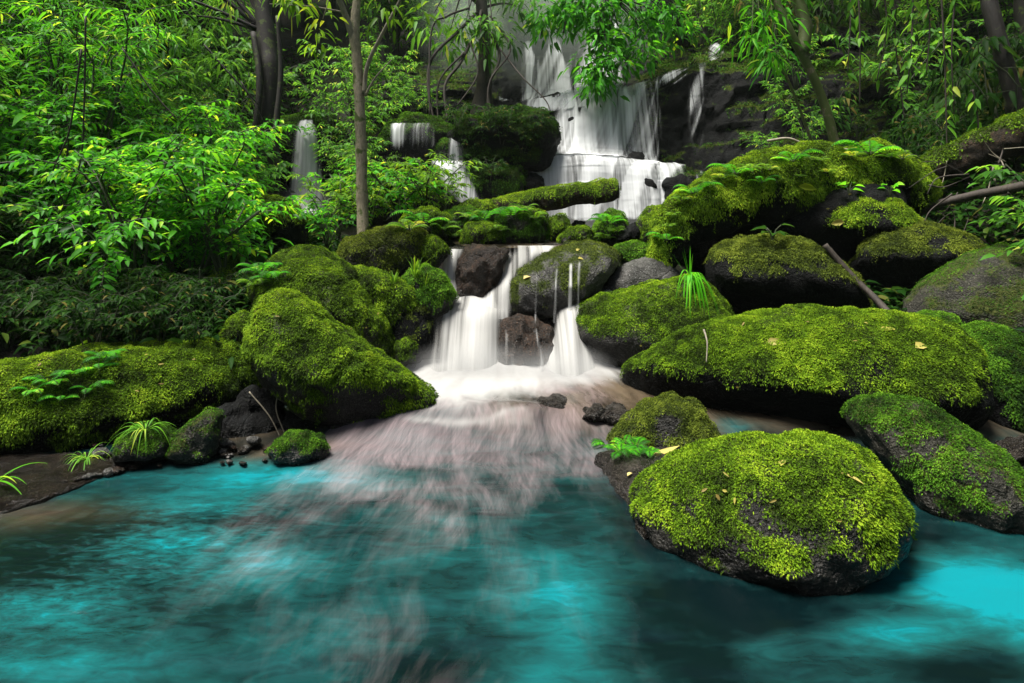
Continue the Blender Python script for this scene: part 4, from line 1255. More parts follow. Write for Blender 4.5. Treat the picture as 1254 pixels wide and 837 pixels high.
def crown_leaves(lobes, L, Wr, per, tone=(.5, .2), droop=.35, clump=.32, lowpoly=False):
    """lobes: (centre, radii, clumps); leaves gather in clumps on twigs, uneven and open"""
    B, Dv, Up, T, tips = [], [], [], [], []
    for c, r, nc in lobes:
        q = rv(nc) * (R.random((nc, 1)) ** .4) * np.array(r) + np.array(c)
        for p in q:
            tips.append(p)
            tn = tone[0] + tone[1] * R.normal() * .8
            k = int(per * (.5 + R.random()))
            v = rv(k) * np.array([1, 1, .55])
            cs = clump * (.6 + .8 * R.random())
            B.append(p + v * cs * R.random((k, 1)) ** .5)
            Dv.append(v + np.array([0, 0, -.25]) + .3 * R.normal(size=(k, 3)))
            Up.append(np.array([0, 0, 1.]) + .45 * R.normal(size=(k, 3)))
            T.append(np.clip(tn + .6 * tone[1] * R.normal(size=k), 0, 1))
    B, Dv, Up, T = map(np.concatenate, (B, Dv, Up, T))
    LL = L * (.55 + .7 * R.random(len(B)))
    return leaves(B, Dv, Up, LL, LL * Wr, droop, .18, T, lowpoly), tips


def tree(name, label, trunk_pts, radii, limbs, lobes, L, Wr, per, mat, bark, group=None, tone=(.5, .2), droop=.35, clump=.32, cat='tree', twigs=14, lowpoly=False, limb_mat=None):
    base = np.array(trunk_pts[0], float)
    t = thing(name, label, cat, base, group)
    st = [tube(trunk_pts, radii, sides=10, n=8 * len(trunk_pts), wob=.10, seed=int(abs(base[0] * 100)))]
    for pts, r0, r1 in limbs:
        lt = tube(pts, r0, r1, 7, 6 * len(pts), .08)
        if limb_mat: mesh_obj('branch', lt[0], lt[1], M[limb_mat], t)
        else: st.append(lt)
    if lobes:
        lv, tips = crown_leaves(lobes, L, Wr, per, tone, droop, clump, lowpoly)
        tp = np.array(trunk_pts[-1])
        for p in [tips[i] for i in R.permutation(len(tips))[:twigs]]:
            s = np.array(trunk_pts[-1 - int(R.random() < .4)], float)
            mid_ = s * .45 + p * .55 + np.array([0, 0, .12]) * np.linalg.norm(p - s) * .6 + R.normal(size=3) * .05
            rr = max(.006, .35 * (radii[-1] if np.ndim(radii) else radii))
            st.append(tube([s, mid_, p], rr, .004, 5, 9))
        V, Fs, _ = merge(st)
        mesh_obj('trunk', V, Fs, M[bark], t)
        mesh_obj('crown', lv[0], lv[1], M[mat], t, True, {'tone': lv[2]})
    else:
        V, Fs, _ = merge(st)
        mesh_obj('trunk', V, Fs, M[bark], t)
    return t


# trickles that follow the stone they run down
for k, (a, b, y0, y1, dd) in enumerate(((655.5, 659.5, 332, 396, .5), (679, 684.5, 326, 396, .75), (696, 703, 320, 388, .8), (706, 713, 318, 385, .65))):
    lab = ('thinnest water thread off the flat-topped grey boulder', 'single water strand at the middle of the flat-topped grey boulder', 'water strand off the flat-topped boulder, first of the close pair',
           'water strand off the flat-topped boulder, second of the close pair')[k]
    rows_, Dmin = [], 9.
    for py in np.linspace(y0, y1, 14):
        Dmin = min(Dmin, hit((a + b) / 2, py)[0][1] - .025)
        rows_.append((py, a - 3 * (py - y0) / 70, b - 1.5 * (py - y0) / 70, Dmin))
    free_fall(lab, rows_, lambda U, T: edge(U, .3) * dd * 1.1 * sstep(0, .1, T) * (1.05 - .35 * T), 'trickle', bulge=.01, sk=0, seed=40 + k, wob=.01, nc=16, nr=60)

# ---------------------------------------------------------------- named trees
tree('slender_tree', 'slender grey tree forking near the top, standing alone on the mossy left bank',
     [P(447, 350, 4.9), P(444, 260, 5.0), P(442, 170, 5.02), P(438, 80, 5.05), P(434, 42, 5.05), P(437, 0, 5.1), P(440, -60, 5.2), P(436, -130, 5.3)], [.062, .052, .048, .046, .046, .036, .028, .018],
     [([P(436, 60, 5.05), P(424, 22, 5.0), P(408, -20, 4.9), P(395, -70, 4.8)], .035, .015), ([P(446, 115, 5.02), P(450, 80, 5.0), P(470, 38, 4.95), P(490, 0, 4.9), P(505, -40, 4.8)], .022, .01),
      ([P(447, 118, 5.02), P(460, 95, 4.95), P(480, 73, 4.9)], .012, .004), ([P(420, 15, 5.0), P(380, 8, 4.9), P(330, 5, 4.8)], .008, .003)],
     [(P(400, -60, 4.9), (.7, .6, .25), 16), (P(470, -70, 4.9), (.7, .5, .25), 16), (P(370, 10, 4.8), (.3, .3, .18), 7), (P(500, 8, 4.8), (.25, .3, .12), 5), (P(395, 45, 4.9), (.15, .2, .12), 3)],
     .10, .36, 9, 'leaf_lime', 'bark_grey', tone=(.55, .25), droop=.6, clump=.16, limb_mat='twig_pale')
tree('leaning_tree', 'leaning moss-grown forked tree on the right above the fern-grown boulder',
     [P(1026, 190, 7.0), P(1010, 130, 7.0), P(990, 82, 7.0), P(966, 36, 7.0), P(944, -15, 7.1), P(925, -70, 7.2)], [.06, .052, .05, .048, .044, .035],
     [([P(982, 66, 7.0), P(986, 30, 7.1), P(974, -10, 7.2), P(970, -70, 7.3)], .085, .06), ([P(972, 48, 7.0), P(950, 45, 6.9), P(925, 52, 6.8)], .02, .006)],
     [(P(940, 35, 6.8), (.45, .4, .3), 16), (P(945, 75, 6.8), (.25, .3, .12), 6), (P(930, -60, 7), (1., .8, .4), 22), (P(1000, -60, 7), (.9, .8, .4), 20)],
     .17, .2, 11, 'leaf_vivid', 'bark_moss', tone=(.55, .2), droop=.6, clump=.22)
tree('pole_tree', 'thin bare sapling pole leaning parallel to the forked mossy tree', [P(998, 185, 7.2), P(972, 115, 7.2), P(948, 62, 7.2)], [.02, .017, .012], [], [], .1, .3, 5, 'leaf_mid', 'bark_moss')
tree('dark_tree', 'dark straight tree trunk leaning at the far right above the mossy fallen log',
     [P(1248, 150, 6.6), P(1236, 100, 6.6), P(1222, 45, 6.6), P(1206, -15, 6.7), P(1190, -80, 6.8)], [.095, .09, .085, .08, .07], [],
     [(P(1200, -110, 6.8), (1.2, 1., .5), 24)], .15, .4, 14, 'leaf_dark', 'bark_dark')
tree('vine_tree', 'thick dark trunk draped in dead vines beside the tall narrow fall',
     [P(322, 240, 8.2), P(326, 170, 8.2), P(330, 100, 8.2), P(325, 40, 8.3), P(318, -40, 8.4)], [.22, .16, .14, .13, .1],
     [([P(306, 235, 8.0), P(312, 170, 7.98), P(318, 100, 8.0), P(310, 40, 8.1)], .06, .04), ([P(340, 235, 8.0), P(338, 160, 7.95), P(344, 90, 8.0), P(340, 20, 8.0)], .05, .03),
      ([P(295, 100, 7.8), P(318, 140, 7.8), P(330, 170, 7.9)], .012, .006), ([P(250, 55, 7.6), P(285, 95, 7.6), P(318, 130, 7.8)], .014, .008)],
     [(P(225, 5, 8.3), (.8, .7, .6), 34), (P(255, 70, 7.8), (.5, .5, .5), 18), (P(190, -60, 8.2), (1.1, 1, .5), 30)],
     .14, .26, 18, 'leaf_mid', 'bark_dark', tone=(.5, .22), droop=.6, clump=.3)
tree('root_tree', 'brown tree above the cliff with bare aerial roots hanging down the rock',
     [P(590, 152, 10.3), P(592, 110, 10.25), P(594, 60, 10.2), P(590, 10, 10.2), P(585, -60, 10.4)], [.26, .14, .11, .10, .09],
     [([P(580, 20, 9.9), P(560, 40, 9.7), P(530, 70, 9.5), P(524, 105, 9.4), P(532, 152, 9.3)], .03, .018), ([P(586, 30, 9.9), P(565, 75, 9.6), P(545, 105, 9.45), P(548, 150, 9.3)], .032, .018),
      ([P(600, 40, 9.8), P(612, 70, 9.7), P(598, 110, 9.5), P(604, 150, 9.4)], .03, .015), ([P(575, 10, 9.8), P(548, 20, 9.6), P(528, 40, 9.5), P(526, 150, 9.3)], .02, .014),
      ([P(600, 20, 9.8), P(625, 60, 9.6), P(600, 100, 9.4), P(597, 152, 9.3)], .018, .012), ([P(575, 50, 9.7), P(585, 90, 9.5), P(560, 130, 9.4)], .016, .01),
      ([P(612, 60, 9.7), P(640, 95, 9.3), P(672, 130, 9.1), P(660, 160, 9.0)], .016, .006), ([P(568, 65, 9.6), P(538, 100, 9.5), P(536, 152, 9.35)], .02, .012)],
     [(P(560, -40, 10.2), (1.1, 1, .5), 26), (P(630, -20, 10.2), (.9, .8, .6), 26), (P(540, 45, 9.9), (.5, .4, .4), 12), (P(598, 45, 9.8), (.5, .3, .45), 16)], .17, .3, 14, 'leaf_mid', 'twig_brown', tone=(.5, .25), droop=.7, clump=.3)
tree('overhanging_tree', 'leafy tree on the cliff top whose branch hangs over the bright topmost tier',
     [P(835, 60, 12.2), P(825, 25, 11.6), P(800, -15, 11.0), P(765, -30, 10.4), P(740, -10, 9.9)], [.2, .17, .14, .1, .06],
     [([P(765, -30, 10.4), P(745, 20, 9.8), P(735, 70, 9.4)], .05, .015), ([P(770, -30, 10.4), P(700, 20, 9.9), P(690, 40, 9.6)], .05, .015)],
     [(P(735, 20, 9.7), (.75, .5, .5), 42), (P(735, 75, 9.3), (.45, .3, .35), 22), (P(800, 30, 10.2), (.7, .5, .45), 34), (P(690, 20, 9.8), (.6, .5, .35), 24), (P(775, 65, 9.9), (.5, .3, .25), 14), (P(728, 105, 9.2), (.22, .2, .12), 5)],
     .15, .4, 17, 'leaf_vivid', 'bark_dark', tone=(.45, .22), droop=.5, clump=.3, twigs=40)

# fallen logs
def log(name, label, pts, radii, moss='moss', seed=1, mz=(-.1, .35), shift=0., branches=(), Lpx=2.6):
    V, Fs = tube(pts, radii, sides=40, n=90, wob=.14, seed=seed)
    V = V + .010 * fbm(V * 8, 3, seed)[:, None] * np.array([1, 1, 1.])
    T = np.concatenate([Fs[0][:, [0, 1, 2]], Fs[0][:, [0, 2, 3]], Fs[1], Fs[2]])
    vn, _ = vnormals(V, T)
    if (vn * (V - smooth_path(pts, 90)[np.minimum(np.arange(len(V)) // 40, 89)])).sum() < 0:
        T = T[:, ::-1]; vn = -vn
    mask = sstep(mz[0], mz[1], vn[:, 2] + .35 * fbm(V * 3, 3, seed + 2))
    t = thing(name, label, 'log', V.mean(0) * [1, 1, 0] + [0, 0, V[:, 2].min()])
    mesh_obj('wood', V, T, M['log_wood'], t, True, {'moss': mask})
    r = moss_leaves(V, T, mask, Lpx, 1.3, seed, float(np.median(V[:, 1])), .8, 3., shift)
    mesh_obj('moss', r[0], r[1], M[moss], t, False, {'tone': r[2]})
    for b in branches:
        v, f = tube(*b)
        mesh_obj('branch', v, f, M['twig_brown'], t)
    return t


M['log_wood'] = stone_mat('log_wood', (.004, .003, .002), (.016, .011, .006), (.045, .026, .013), rough=(.7, .95), scale=9)
log('fallen_log', 'mossy fallen log jutting out in front of the white apron fall', [P(560, 270, 6.9), P(600, 258, 6.75), P(650, 248, 6.6), P(700, 240, 6.45), P(745, 234, 6.33), P(757, 233, 6.3)], [.10, .11, .13, .12, .12, .085], 'moss', 5, (-.1, .7), .08, Lpx=1.5)
log('fallen_log', 'dark fallen log with a moss crest lying up the right slope', [P(1080, 250, 5.9), P(1120, 222, 5.85), P(1160, 198, 5.8), P(1210, 178, 5.7), P(1290, 150, 5.6)], [.13, .15, .16, .17, .2], 'moss', 7, (.1, .6), -.04)

# ---------------------------------------------------------------- shrubs of the banks
ks = dict(
    a=[shrub('leafy_shrub', 'shrub', .75, .45, 7, 8, 9, .07, .42, 'leaf_vivid', .35, tone=(.52, .24)) for _ in range(3)],
    b=[shrub('leafy_shrub', 'shrub', 1.15, .6, 7, 10, 10, .078, .40, 'leaf_vivid', .4, tone=(.5, .26)) for _ in range(3)],
    c=[shrub('dark_shrub', 'shrub', .8, .5, 6, 6, 7, .095, .36, 'leaf_dark', .45, tone=(.5, .25)) for _ in range(3)],
    d=[shrub('bright_shrub', 'shrub', .7, .5, 7, 7, 8, .085, .34, 'leaf_lime', .35, tone=(.45, .25)) for _ in range(2)],
    e=[shrub('drooping_shrub', 'shrub', 1.3, .55, 5, 6, 6, .16, .36, 'leaf_dark', 1.1, tone=(.62, .22), layer=-.1) for _ in range(3)],
    f=[shrub('bamboo_clump', 'bamboo', 2.3, .9, 7, 11, 9, .13, .16, 'leaf_vivid', .55, tone=(.55, .22), tw=.22) for _ in range(2)],
    g=[shrub('forest_shrub', 'shrub', 1.6, .9, 7, 10, 9, .105, .38, 'leaf_mid', .45, tone=(.5, .25), tw=.3) for _ in range(3)])
_placed = []


def scatter(n, yr, pxr, test, kinds, spacing, label, group, sc=(.8, 1.25), sink=.03, seed=0):
    rg = np.random.default_rng(seed)
    k = tries = 0
    while k < n and tries < n * 60:
        tries += 1
        y = yr[0] + (yr[1] - yr[0]) * rg.random()
        px = pxr[0] + (pxr[1] - pxr[0]) * rg.random()
        x = (px - CX) / F * y
        if not test(x, y, px) or (338 < px < 408 and y < 9.2): continue
        if any((x - a) ** 2 + (y - b) ** 2 < spacing ** 2 for a, b in _placed): continue
        _placed.append((x, y))
        p, _n = drop(x, y)
        kk = kinds[int(rg.integers(len(kinds)))]
        kk.put(p - [0, 0, sink], 6.283 * rg.random(), sc[0] + (sc[1] - sc[0]) * rg.random(), label, group, (.15 * rg.normal(), .15 * rg.normal()))
        k += 1
    return k


xl = lambda y: np.interp(y, YT, XL)
xr_ = lambda y: np.interp(y, YT, XR)
# the bright thicket on the left
scatter(12, (5.3, 7.2), (-60, 140), lambda x, y, px: x < xl(y) - .8, ks['f'], .45, 'bamboo with narrow leaves arching over the left thicket', 'bamboos over the left thicket', (.75, 1.1), seed=4)
for k in range(52):
    y = 3.5 + .95 * R.random()
    px = -60 + 330 * R.random()
    x = (px - CX) / F * y
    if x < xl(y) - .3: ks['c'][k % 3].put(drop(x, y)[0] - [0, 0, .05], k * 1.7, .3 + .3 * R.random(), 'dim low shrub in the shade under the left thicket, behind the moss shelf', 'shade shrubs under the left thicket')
scatter(46, (4.5, 6.2), (-90, 285), lambda x, y, px: x < xl(y) - .5, ks['b'] + ks['a'], .26, 'vivid green leafy shrub in the dense thicket covering the left bank', 'shrubs of the left bank thicket', (.8, 1.2), seed=1)
scatter(40, (6.0, 7.6), (-90, 275), lambda x, y, px: x < xl(y) - .8, ks['b'] + ks['g'][:1], .3, 'vivid green leafy shrub in the dense thicket covering the left bank', 'shrubs of the left bank thicket', (.9, 1.3), seed=2)
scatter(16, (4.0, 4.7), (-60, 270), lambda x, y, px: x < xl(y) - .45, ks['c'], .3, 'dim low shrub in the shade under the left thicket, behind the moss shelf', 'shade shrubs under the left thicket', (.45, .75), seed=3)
scatter(30, (7.4, 9.6), (-60, 330), lambda x, y, px: x < xl(y) - .8, ks['g'], .42, 'dark green forest shrub on the slope above the left thicket', 'forest shrubs on the left slope', (.8, 1.2), seed=5)
scatter(26, (9.2, 12.5), (-60, 330), lambda x, y, px: x < xl(y) - .3, ks['g'] + ks['c'][:1], .55, 'dark green forest shrub on the slope above the left thicket', 'forest shrubs on the left slope', (1., 1.5), seed=6)
for k in range(34):  # the banks go on beside the frame
    sgn = -1 if k % 2 else 1
    y = R.uniform(2.2, 6.5)
    x = (xl(y) - R.uniform(1.5, 4.)) if sgn < 0 else (xr_(y) + R.uniform(1., 3.5))
    if abs(x / y) < .98: continue
    ks['c' if k % 3 else 'g'][k % 3].put((x, y, float(ground_z(x, y))), k * 1.7, R.uniform(.6, 1.1), 'shrub of the outer bank, away from the stream', 'shrubs of the outer banks')
# bright bush behind the slender tree
for k, (px, py, D, s) in enumerate(((415, 285, 6.4, 1.), (450, 288, 6.2, 1.05), (485, 284, 6.3, 1.15), (520, 272, 6.5, 1.1), (545, 268, 6.7, .9), (400, 300, 5.9, .75), (470, 262, 6.9, 1.1), (505, 255, 7.1, 1.1), (430, 262, 7.0, 1.0))):
    (ks['d'] + ks['a'][:1])[k % 3].put(P(px, py, D), k * 1.3, s, 'bright lime bush in the clump behind the slender tree', 'bushes behind the slender tree')
for k, (px, py, D, s) in enumerate(((420, 215, 8.6, .8), (440, 190, 9.0, .9), (470, 165, 9.6, .8), (405, 175, 9.2, 1.0), (430, 140, 9.9, 1.1), (455, 130, 10.3, 1.0), (500, 140, 9.9, .6), (520, 145, 9.8, .5), (480, 130, 10.4, .9), (415, 240, 8.2, .7), (440, 235, 8.0, .7))):
    ks['g'][k % 3].put(P(px, py, D), k * 1.7, s * .8, 'mid green shrub growing on the rocks between the tall narrow fall and the cliff', 'shrubs between the small falls')
# right slope
scatter(34, (6.3, 9.0), (1010, 1330), lambda x, y, px: x > xr_(y) + 1.2, ks['e'] + ks['c'], .34, 'dark shrub with drooping leaves on the shaded right slope', 'shrubs of the right slope', (.6, 1.0), seed=11)
scatter(24, (9.0, 12.5), (930, 1330), lambda x, y, px: x > xr_(y) + .5, ks['g'] + ks['e'][:1], .5, 'dark green shrub high on the right slope behind the leaning trees', 'shrubs high on the right slope', (.9, 1.4), seed=12)
# cliff top and forest behind
scatter(30, (12.2, 15), (480, 1010), lambda x, y, px: True, ks['g'] + ks['d'][:1], .5, 'bushy shrub along the forest edge on top of the cliff', 'shrubs along the cliff top', (.8, 1.3), seed=13)
for k, (px, py, D, s) in enumerate(((880, 70, 11.2, .8), (910, 72, 11, .8), (940, 66, 10.8, .9), (860, 58, 11.8, 1.), (640, 62, 12.0, .7), (670, 52, 12.2, .7), (610, 66, 11.6, .6), (960, 150, 9.0, .5), (975, 110, 9.2, .6), (935, 205, 8.6, .4), (985, 190, 8.0, .5))):
    (ks['g'] if k < 4 or k > 6 else ks['d'])[k % 2].put(P(px, py, D), k * 2.1, s, 'shrub rooted in a crack of the cliff rim' if k < 7 else 'shrub clinging to the dark end of the cliff', 'shrubs on the cliff rim' if k < 7 else 'shrubs on the dark cliff end')
rg = np.random.default_rng(31)
for k in range(20):  # lime leaf colour stands in for bright light on the rim
    px, py, D = rg.uniform(590, 740), rg.uniform(15, 62), rg.uniform(11.8, 13.2)
    ks['d'][k % 2].put(P(px, py + 12, D), k * 1.9, rg.uniform(.8, 1.4), 'lime bush added to brighten the misty rim over the top tiers of the waterfall', 'lime bushes added for brightness over the falls')
# forest trees
ft = []
for v, (mt, tn, L, Wr) in enumerate((('leaf_mid', (.5, .25), .17, .38), ('leaf_vivid', (.45, .22), .15, .4), ('leaf_dark', (.6, .25), .19, .36), ('leaf_lime', (.4, .22), .16, .38))):
    hh = 3.2 + .4 * v
    tr_ = tree('forest_tree', None, [[0, 0, -.3], [.1, 0, hh * .4], [.05, .1, hh * .75], [0, 0, hh]], [.13, .1, .08, .04], [],
               [((0, 0, hh), (1.3, 1.2, .9), 60), ((.8, .2, hh - .9), (.8, .8, .6), 26), ((-.8, -.1, hh - .8), (.9, .8, .6), 28), ((.1, -.7, hh - 1.3), (.8, .7, .5), 22), ((0, 0, hh * .45), (.5, .5, .6), 10)],
               L, Wr, 15, mt, 'bark_dark', tone=tn, droop=.5, clump=.34, twigs=30)
    ft.append(Kind(tr_))
rg = np.random.default_rng(5)
spots = [(px, y) for y in (13.2, 15.0, 17.0, 19.5) for px in np.arange(-80, 1340, 1150 / y)]
for k, (px, y) in enumerate(spots):
    y2 = y + .5 * rg.normal()
    x = (px + 25 * rg.normal() - CX) / F * y2
    vi = (3 if 560 < px < 830 and rg.random() < .55 else 1 if 480 < px < 850 and rg.random() < .6 else int(rg.choice([0, 0, 2, 1])))  # lighter leaf colours favoured near the centre to brighten the shaded crowns
    ft[vi].put((x, y2, float(ground_z(x, y2))), 6.28 * rg.random(), .8 + .5 * rg.random(), 'forest tree with a full crown on the hill behind the waterfall', 'forest trees behind the waterfall', (.06 * rg.normal(), .06 * rg.normal()))
for k, (x, y, s) in enumerate(((-7.6, 7.6, 1.25), (-8.2, 10.2, 1.3))):  # trees added to darken the left slope
    ft[(0, 2)[k % 2]].put((x, y, float(ground_z(x, y))), k, s, 'tall tree added to shade the left slope, its crown reaching above the thicket', 'added shade trees of the left slope')
for k, (x, y, s) in enumerate(((7.6, 6.4, 1.25), (7.8, 8.6, 1.15), (7.9, 4.2, 1.4), (8.2, 10.2, 1.2))):  # trees added to keep the right slope dark
    ft[(2, 0)[k % 2]].put((x, y, float(ground_z(x, y))), k + .5, s, 'tall dark tree added to shade the right slope above the fallen log', 'added shade trees of the right slope')

# ---------------------------------------------------------------- ferns, grasses, herbs
fa_ = [fern('fern', 8, .26, 'leaf_lime', tone=(.5, .2)), fern('fern', 7, .34, 'leaf_vivid'), fern('fern', 9, .2, 'leaf_lime', tone=(.62, .2)), fern('fern', 8, .4, 'leaf_mid')]


def on(kind, px, py, rz, sc, label, group=None, lift=0.):
    p, n = hit(px, py)
    return kind.put(p + n * lift, rz, sc, label, group)


for k, (px, py, s) in enumerate(((826, 262, .8), (836, 247, .9), (850, 238, .9), (868, 228, .8), (884, 222, 1.), (905, 214, .9), (918, 208, 1.3), (940, 206, .8), (968, 200, .9), (1000, 196, .9), (1040, 193, 1.), (1065, 191, 1.2),
                                 (1085, 192, 1.3), (1100, 196, 1.2), (930, 222, .6), (975, 212, .6), (1010, 207, .7), (818, 290, .7), (822, 276, .8))):
    on(fa_[(0, 2, 1)[k % 3]], px, py + 4, k * 1.1, (.45 + .22 * (k % 3)) * s, 'small lime fern in the row along the crest of the great slanted boulder', 'ferns on the great slanted boulder', .05)
for k, (px, py, s) in enumerate(((308, 330, .7), (322, 338, .6), (298, 345, .7), (316, 352, .5), (335, 345, .5))):
    on(fa_[k % 3], px, py, k * 2., s * 1.2, 'bright fern sprig on the moss between the two big left boulders', 'fern sprigs on the left boulders', .03)
for k, (px, py, s) in enumerate(((60, 470, .4), (88, 460, .4), (110, 478, .4), (120, 452, .45), (40, 480, .4), (75, 490, .35), (128, 440, .5))):
    on(fa_[1], px, py, k * 1.4, s, 'tiny green fern frond creeping over the long moss shelf', 'tiny ferns on the moss shelf')
for k, (px, py, s) in enumerate(((745, 548, .32), (760, 556, .34), (778, 552, .3), (735, 543, .26), (795, 556, .25), (765, 545, .28))):
    on(fa_[1], px, py, k * 1.8, s * 1.1, 'emerald fern tuft at the waterline below the moss-crowned small boulder', 'emerald waterline ferns')
for k, (px, py, s) in enumerate(((905, 372, .25), (1100, 300, .2), (945, 540, .15))): pass
for k, (px, py, s) in enumerate(((1040, 225, .8), (1095, 305, .5), (1150, 255, .8), (1180, 245, .7), (1215, 270, .7), (1240, 230, .8), (1130, 200, .7), (1195, 215, .7), (1235, 290, .6), (1170, 265, .6), (1060, 170, .9), (1085, 165, .9), (1110, 150, 1.), (1040, 160, .9), (1140, 160, 1.))):
    p = P(px, py, 6.1 if py > 180 else 7.2)
    p = drop(p[0], p[1])[0]
    fa_[3].put(p, k * 1.3, s, 'dusky fern on the shaded ground of the right slope', 'ferns of the right slope')
for k, (px, py, s) in enumerate(((555, 290, .5), (590, 272, .5), (640, 262, .5), (655, 270, .45), (625, 268, .5), (575, 268, .5), (610, 285, .4), (745, 275, .45), (755, 285, .4), (742, 292, .4), (520, 275, .6), (500, 285, .6), (540, 282, .5))):
    on(fa_[k % 3], px, py, k * 1.9, s * 1.9, 'small fern sprouting from the mossy mounds by the fallen log', 'ferns by the fallen log', .02)
for k, (px, py, s) in enumerate(((560, 160, .5), (590, 185, .5), (620, 165, .5), (650, 180, .5), (600, 165, .5), (575, 200, .5), (640, 195, .4), (565, 225, .5), (600, 225, .5), (615, 180, .45), (660, 165, .4))):
    on(ks['c'][k % 3], px, py, k * 2.3, s * 1.2, 'dark leafy creeper clinging to the big dark rock by the upper fall', 'creepers on the dark rock', -.03)

gr = blade_clump('grass_tuft', 'grass', 34, .36, .012, 'leaf_mid', 1.0, 1.0, tone=(.72, .2))
on(gr, 178, 527, .4, .55, 'arching pale-striped grass tuft growing out of the small rounded boulder')
on(gr, 106, 562, 2., .5, 'smaller grass tuft beside the bluish wet stone')
gb = blade_clump('grass_tuft', 'grass', 9, .55, .018, 'leaf_vivid', .55, .55, tone=(.9, .1))
on(gb, -12, 592, .2, .62, 'few broad bright blades hanging over the flat gravelly shelf')
t = thing('hanging_grass', 'bright green grass hanging down the top of the square-shouldered boulder', 'grass', P(845, 345, 4.25))
o = P(845, 345, 4.3)
n = 26
az = R.random(n) * 6.283
d0 = np.stack([np.cos(az) * .35, -np.abs(np.sin(az)) * .6, .5 + .5 * R.random(n)], 1)
V, Fc, tn = ribbons(np.repeat(o[None], n, 0) + R.normal(size=(n, 3)) * .012, d0, .28 + .16 * R.random(n), .013, 1.25 + .5 * R.random(n), 10, .6 + .3 * R.random(n))
mesh_obj('foliage', V, Fc, M['leaf_vivid'], t, True, {'tone': tn})
n = 6
d0 = np.stack([R.normal(size=n) * .35, R.normal(size=n) * .2, np.ones(n)], 1)
V, Fc, tn = ribbons(np.repeat(o[None], n, 0), d0, .2 + .1 * R.random(n), .011, .12 * R.random(n), 8, .5 + .3 * R.random(n))
mesh_obj('stem', V, Fc, M['leaf_vivid'], t, True, {'tone': tn})
gu = blade_clump('grass_tuft', 'grass', 30, .3, .012, 'leaf_lime', 2.0, .5, .6, tone=(.6, .2))
on(gu, 508, 340, 0., .9, 'upright lime grass tuft on the grass-topped boulder at the brink')
on(gu, 520, 352, 1., .6, 'short grass tuft lower down on the grass-topped boulder')
on(gu, 482, 348, 2., .55, 'small pale grass tuft on the ridge-backed boulder')
bl = broadleaf('broadleaf_plant', 7, .13, .62, .14, 'leaf_vivid', .3, (.7, .15))
for (px, py, D, s, lab) in ((160, 418, 4.1, 1.1, 'round-leaved plant standing up from the shade behind the moss shelf'), (196, 424, 4.0, .6, 'low star-shaped plant beside the round-leaved one behind the moss shelf'),
                            (120, 440, 3.6, .55, 'little round-leaved plant on the long moss shelf')):
    p = P(px, py, D); p = drop(p[0], p[1])[0]
    bl.put(p, px, s, lab)
bd = broadleaf('broadleaf_plant', 9, .13, .38, .10, 'leaf_dark', .35, (.75, .12))
on(bd, 946, 296, .5, 1.1, 'bluish green broad-leaved plant on top of the squat shaggy boulder')
on(bl, 1040, 240, .5, .7, 'small bright two-leaved sprout on the domed boulder')
on(bl, 1090, 240, 1.5, .6, 'tiny bright sprout at the rim of the domed boulder, by the overhang')
bg_ = broadleaf('ginger_plant', 8, .42, .3, .5, 'leaf_vivid', .55, (.72, .15))
for k, (px, D, s) in enumerate(((228, 6.0, 1.1), (60, 5.2, .8), (265, 6.6, .8))):
    x = (px - CX) / F * D
    bg_.put((x, D, float(ground_z(x, D)) + .55), k * 1.1 + .3, s, ('big-leaved wild ginger rising out of the left thicket', 'wild ginger half hidden low in the left thicket', 'wild ginger behind the big-leaved one, near the vine-draped trunk')[k])
bp_ = broadleaf('broadleaf_plant', 9, .34, .2, .16, 'leaf_vivid', .55, (.6, .15))
on(bp_, 330, 305, .2, .8, 'rosette of long strap leaves behind the broad left boulder')
on(bp_, 298, 300, 1.2, .7, 'second rosette of strap leaves in the dark beside the shaded mossy boulder')

# ---------------------------------------------------------------- undergrowth
n = 30000
uy = 1.6 + 11.5 * R.random(n)
ux = -9 + 18 * R.random(n)
ok = (ux < xl(uy) - .3 - .25 * (uy < 3.3)) | (ux > xr_(uy) + .8 - .4 * (uy < 5))
ux, uy = ux[ok], uy[ok]
ub = np.stack([ux, uy, ground_z(ux, uy) + .02 + .16 * R.random(len(ux))], 1)
k = 5
bb = np.repeat(ub, k, 0) + R.normal(size=(len(ub) * k, 3)) * .05
dd = rv(len(bb)) * np.array([1, 1, .35]) + [0, 0, .15]
LL = .10 * (.5 + R.random(len(bb)))
V, Fc, tn = leaves(bb, dd, np.array([0, 0, 1.]) + .4 * R.normal(size=(len(bb), 3)), LL, LL * .42, .4, .18, np.clip(.5 + .25 * R.normal(size=len(bb)), 0, .97))
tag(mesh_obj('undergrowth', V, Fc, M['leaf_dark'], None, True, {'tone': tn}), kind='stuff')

# ---------------------------------------------------------------- lianas, dead branches, twigs
def vine(name, label, pts, r0, r1, mat, cat, group=None, leafy=0):
    V, Fs = tube(pts, r0, r1, 6, 8 * len(pts), .1, 3)
    b = np.array(pts[0], float)
    if leafy:
        t = thing(name, label, cat, b, group)
        mesh_obj('stem', V, Fs, M[mat], t)
        C = smooth_path(pts, 60)
        B = C[R.integers(0, 60, leafy)]
        LL = .13 * (.6 + .6 * R.random(leafy))
        v, f, tn = leaves(B, rv(leafy) * [1, 1, .4] + [0, 0, -.7], rv(leafy) * .8 + [0, -.4, .6], LL, LL * .42, .5, .18, np.clip(.6 + .2 * R.normal(size=leafy), 0, 1))
        mesh_obj('foliage', v, f, M['leaf_mid'], t, True, {'tone': tn})
        return t
    return tag(mesh_obj(name, V, Fs, M[mat], origin=b), label, cat, group)


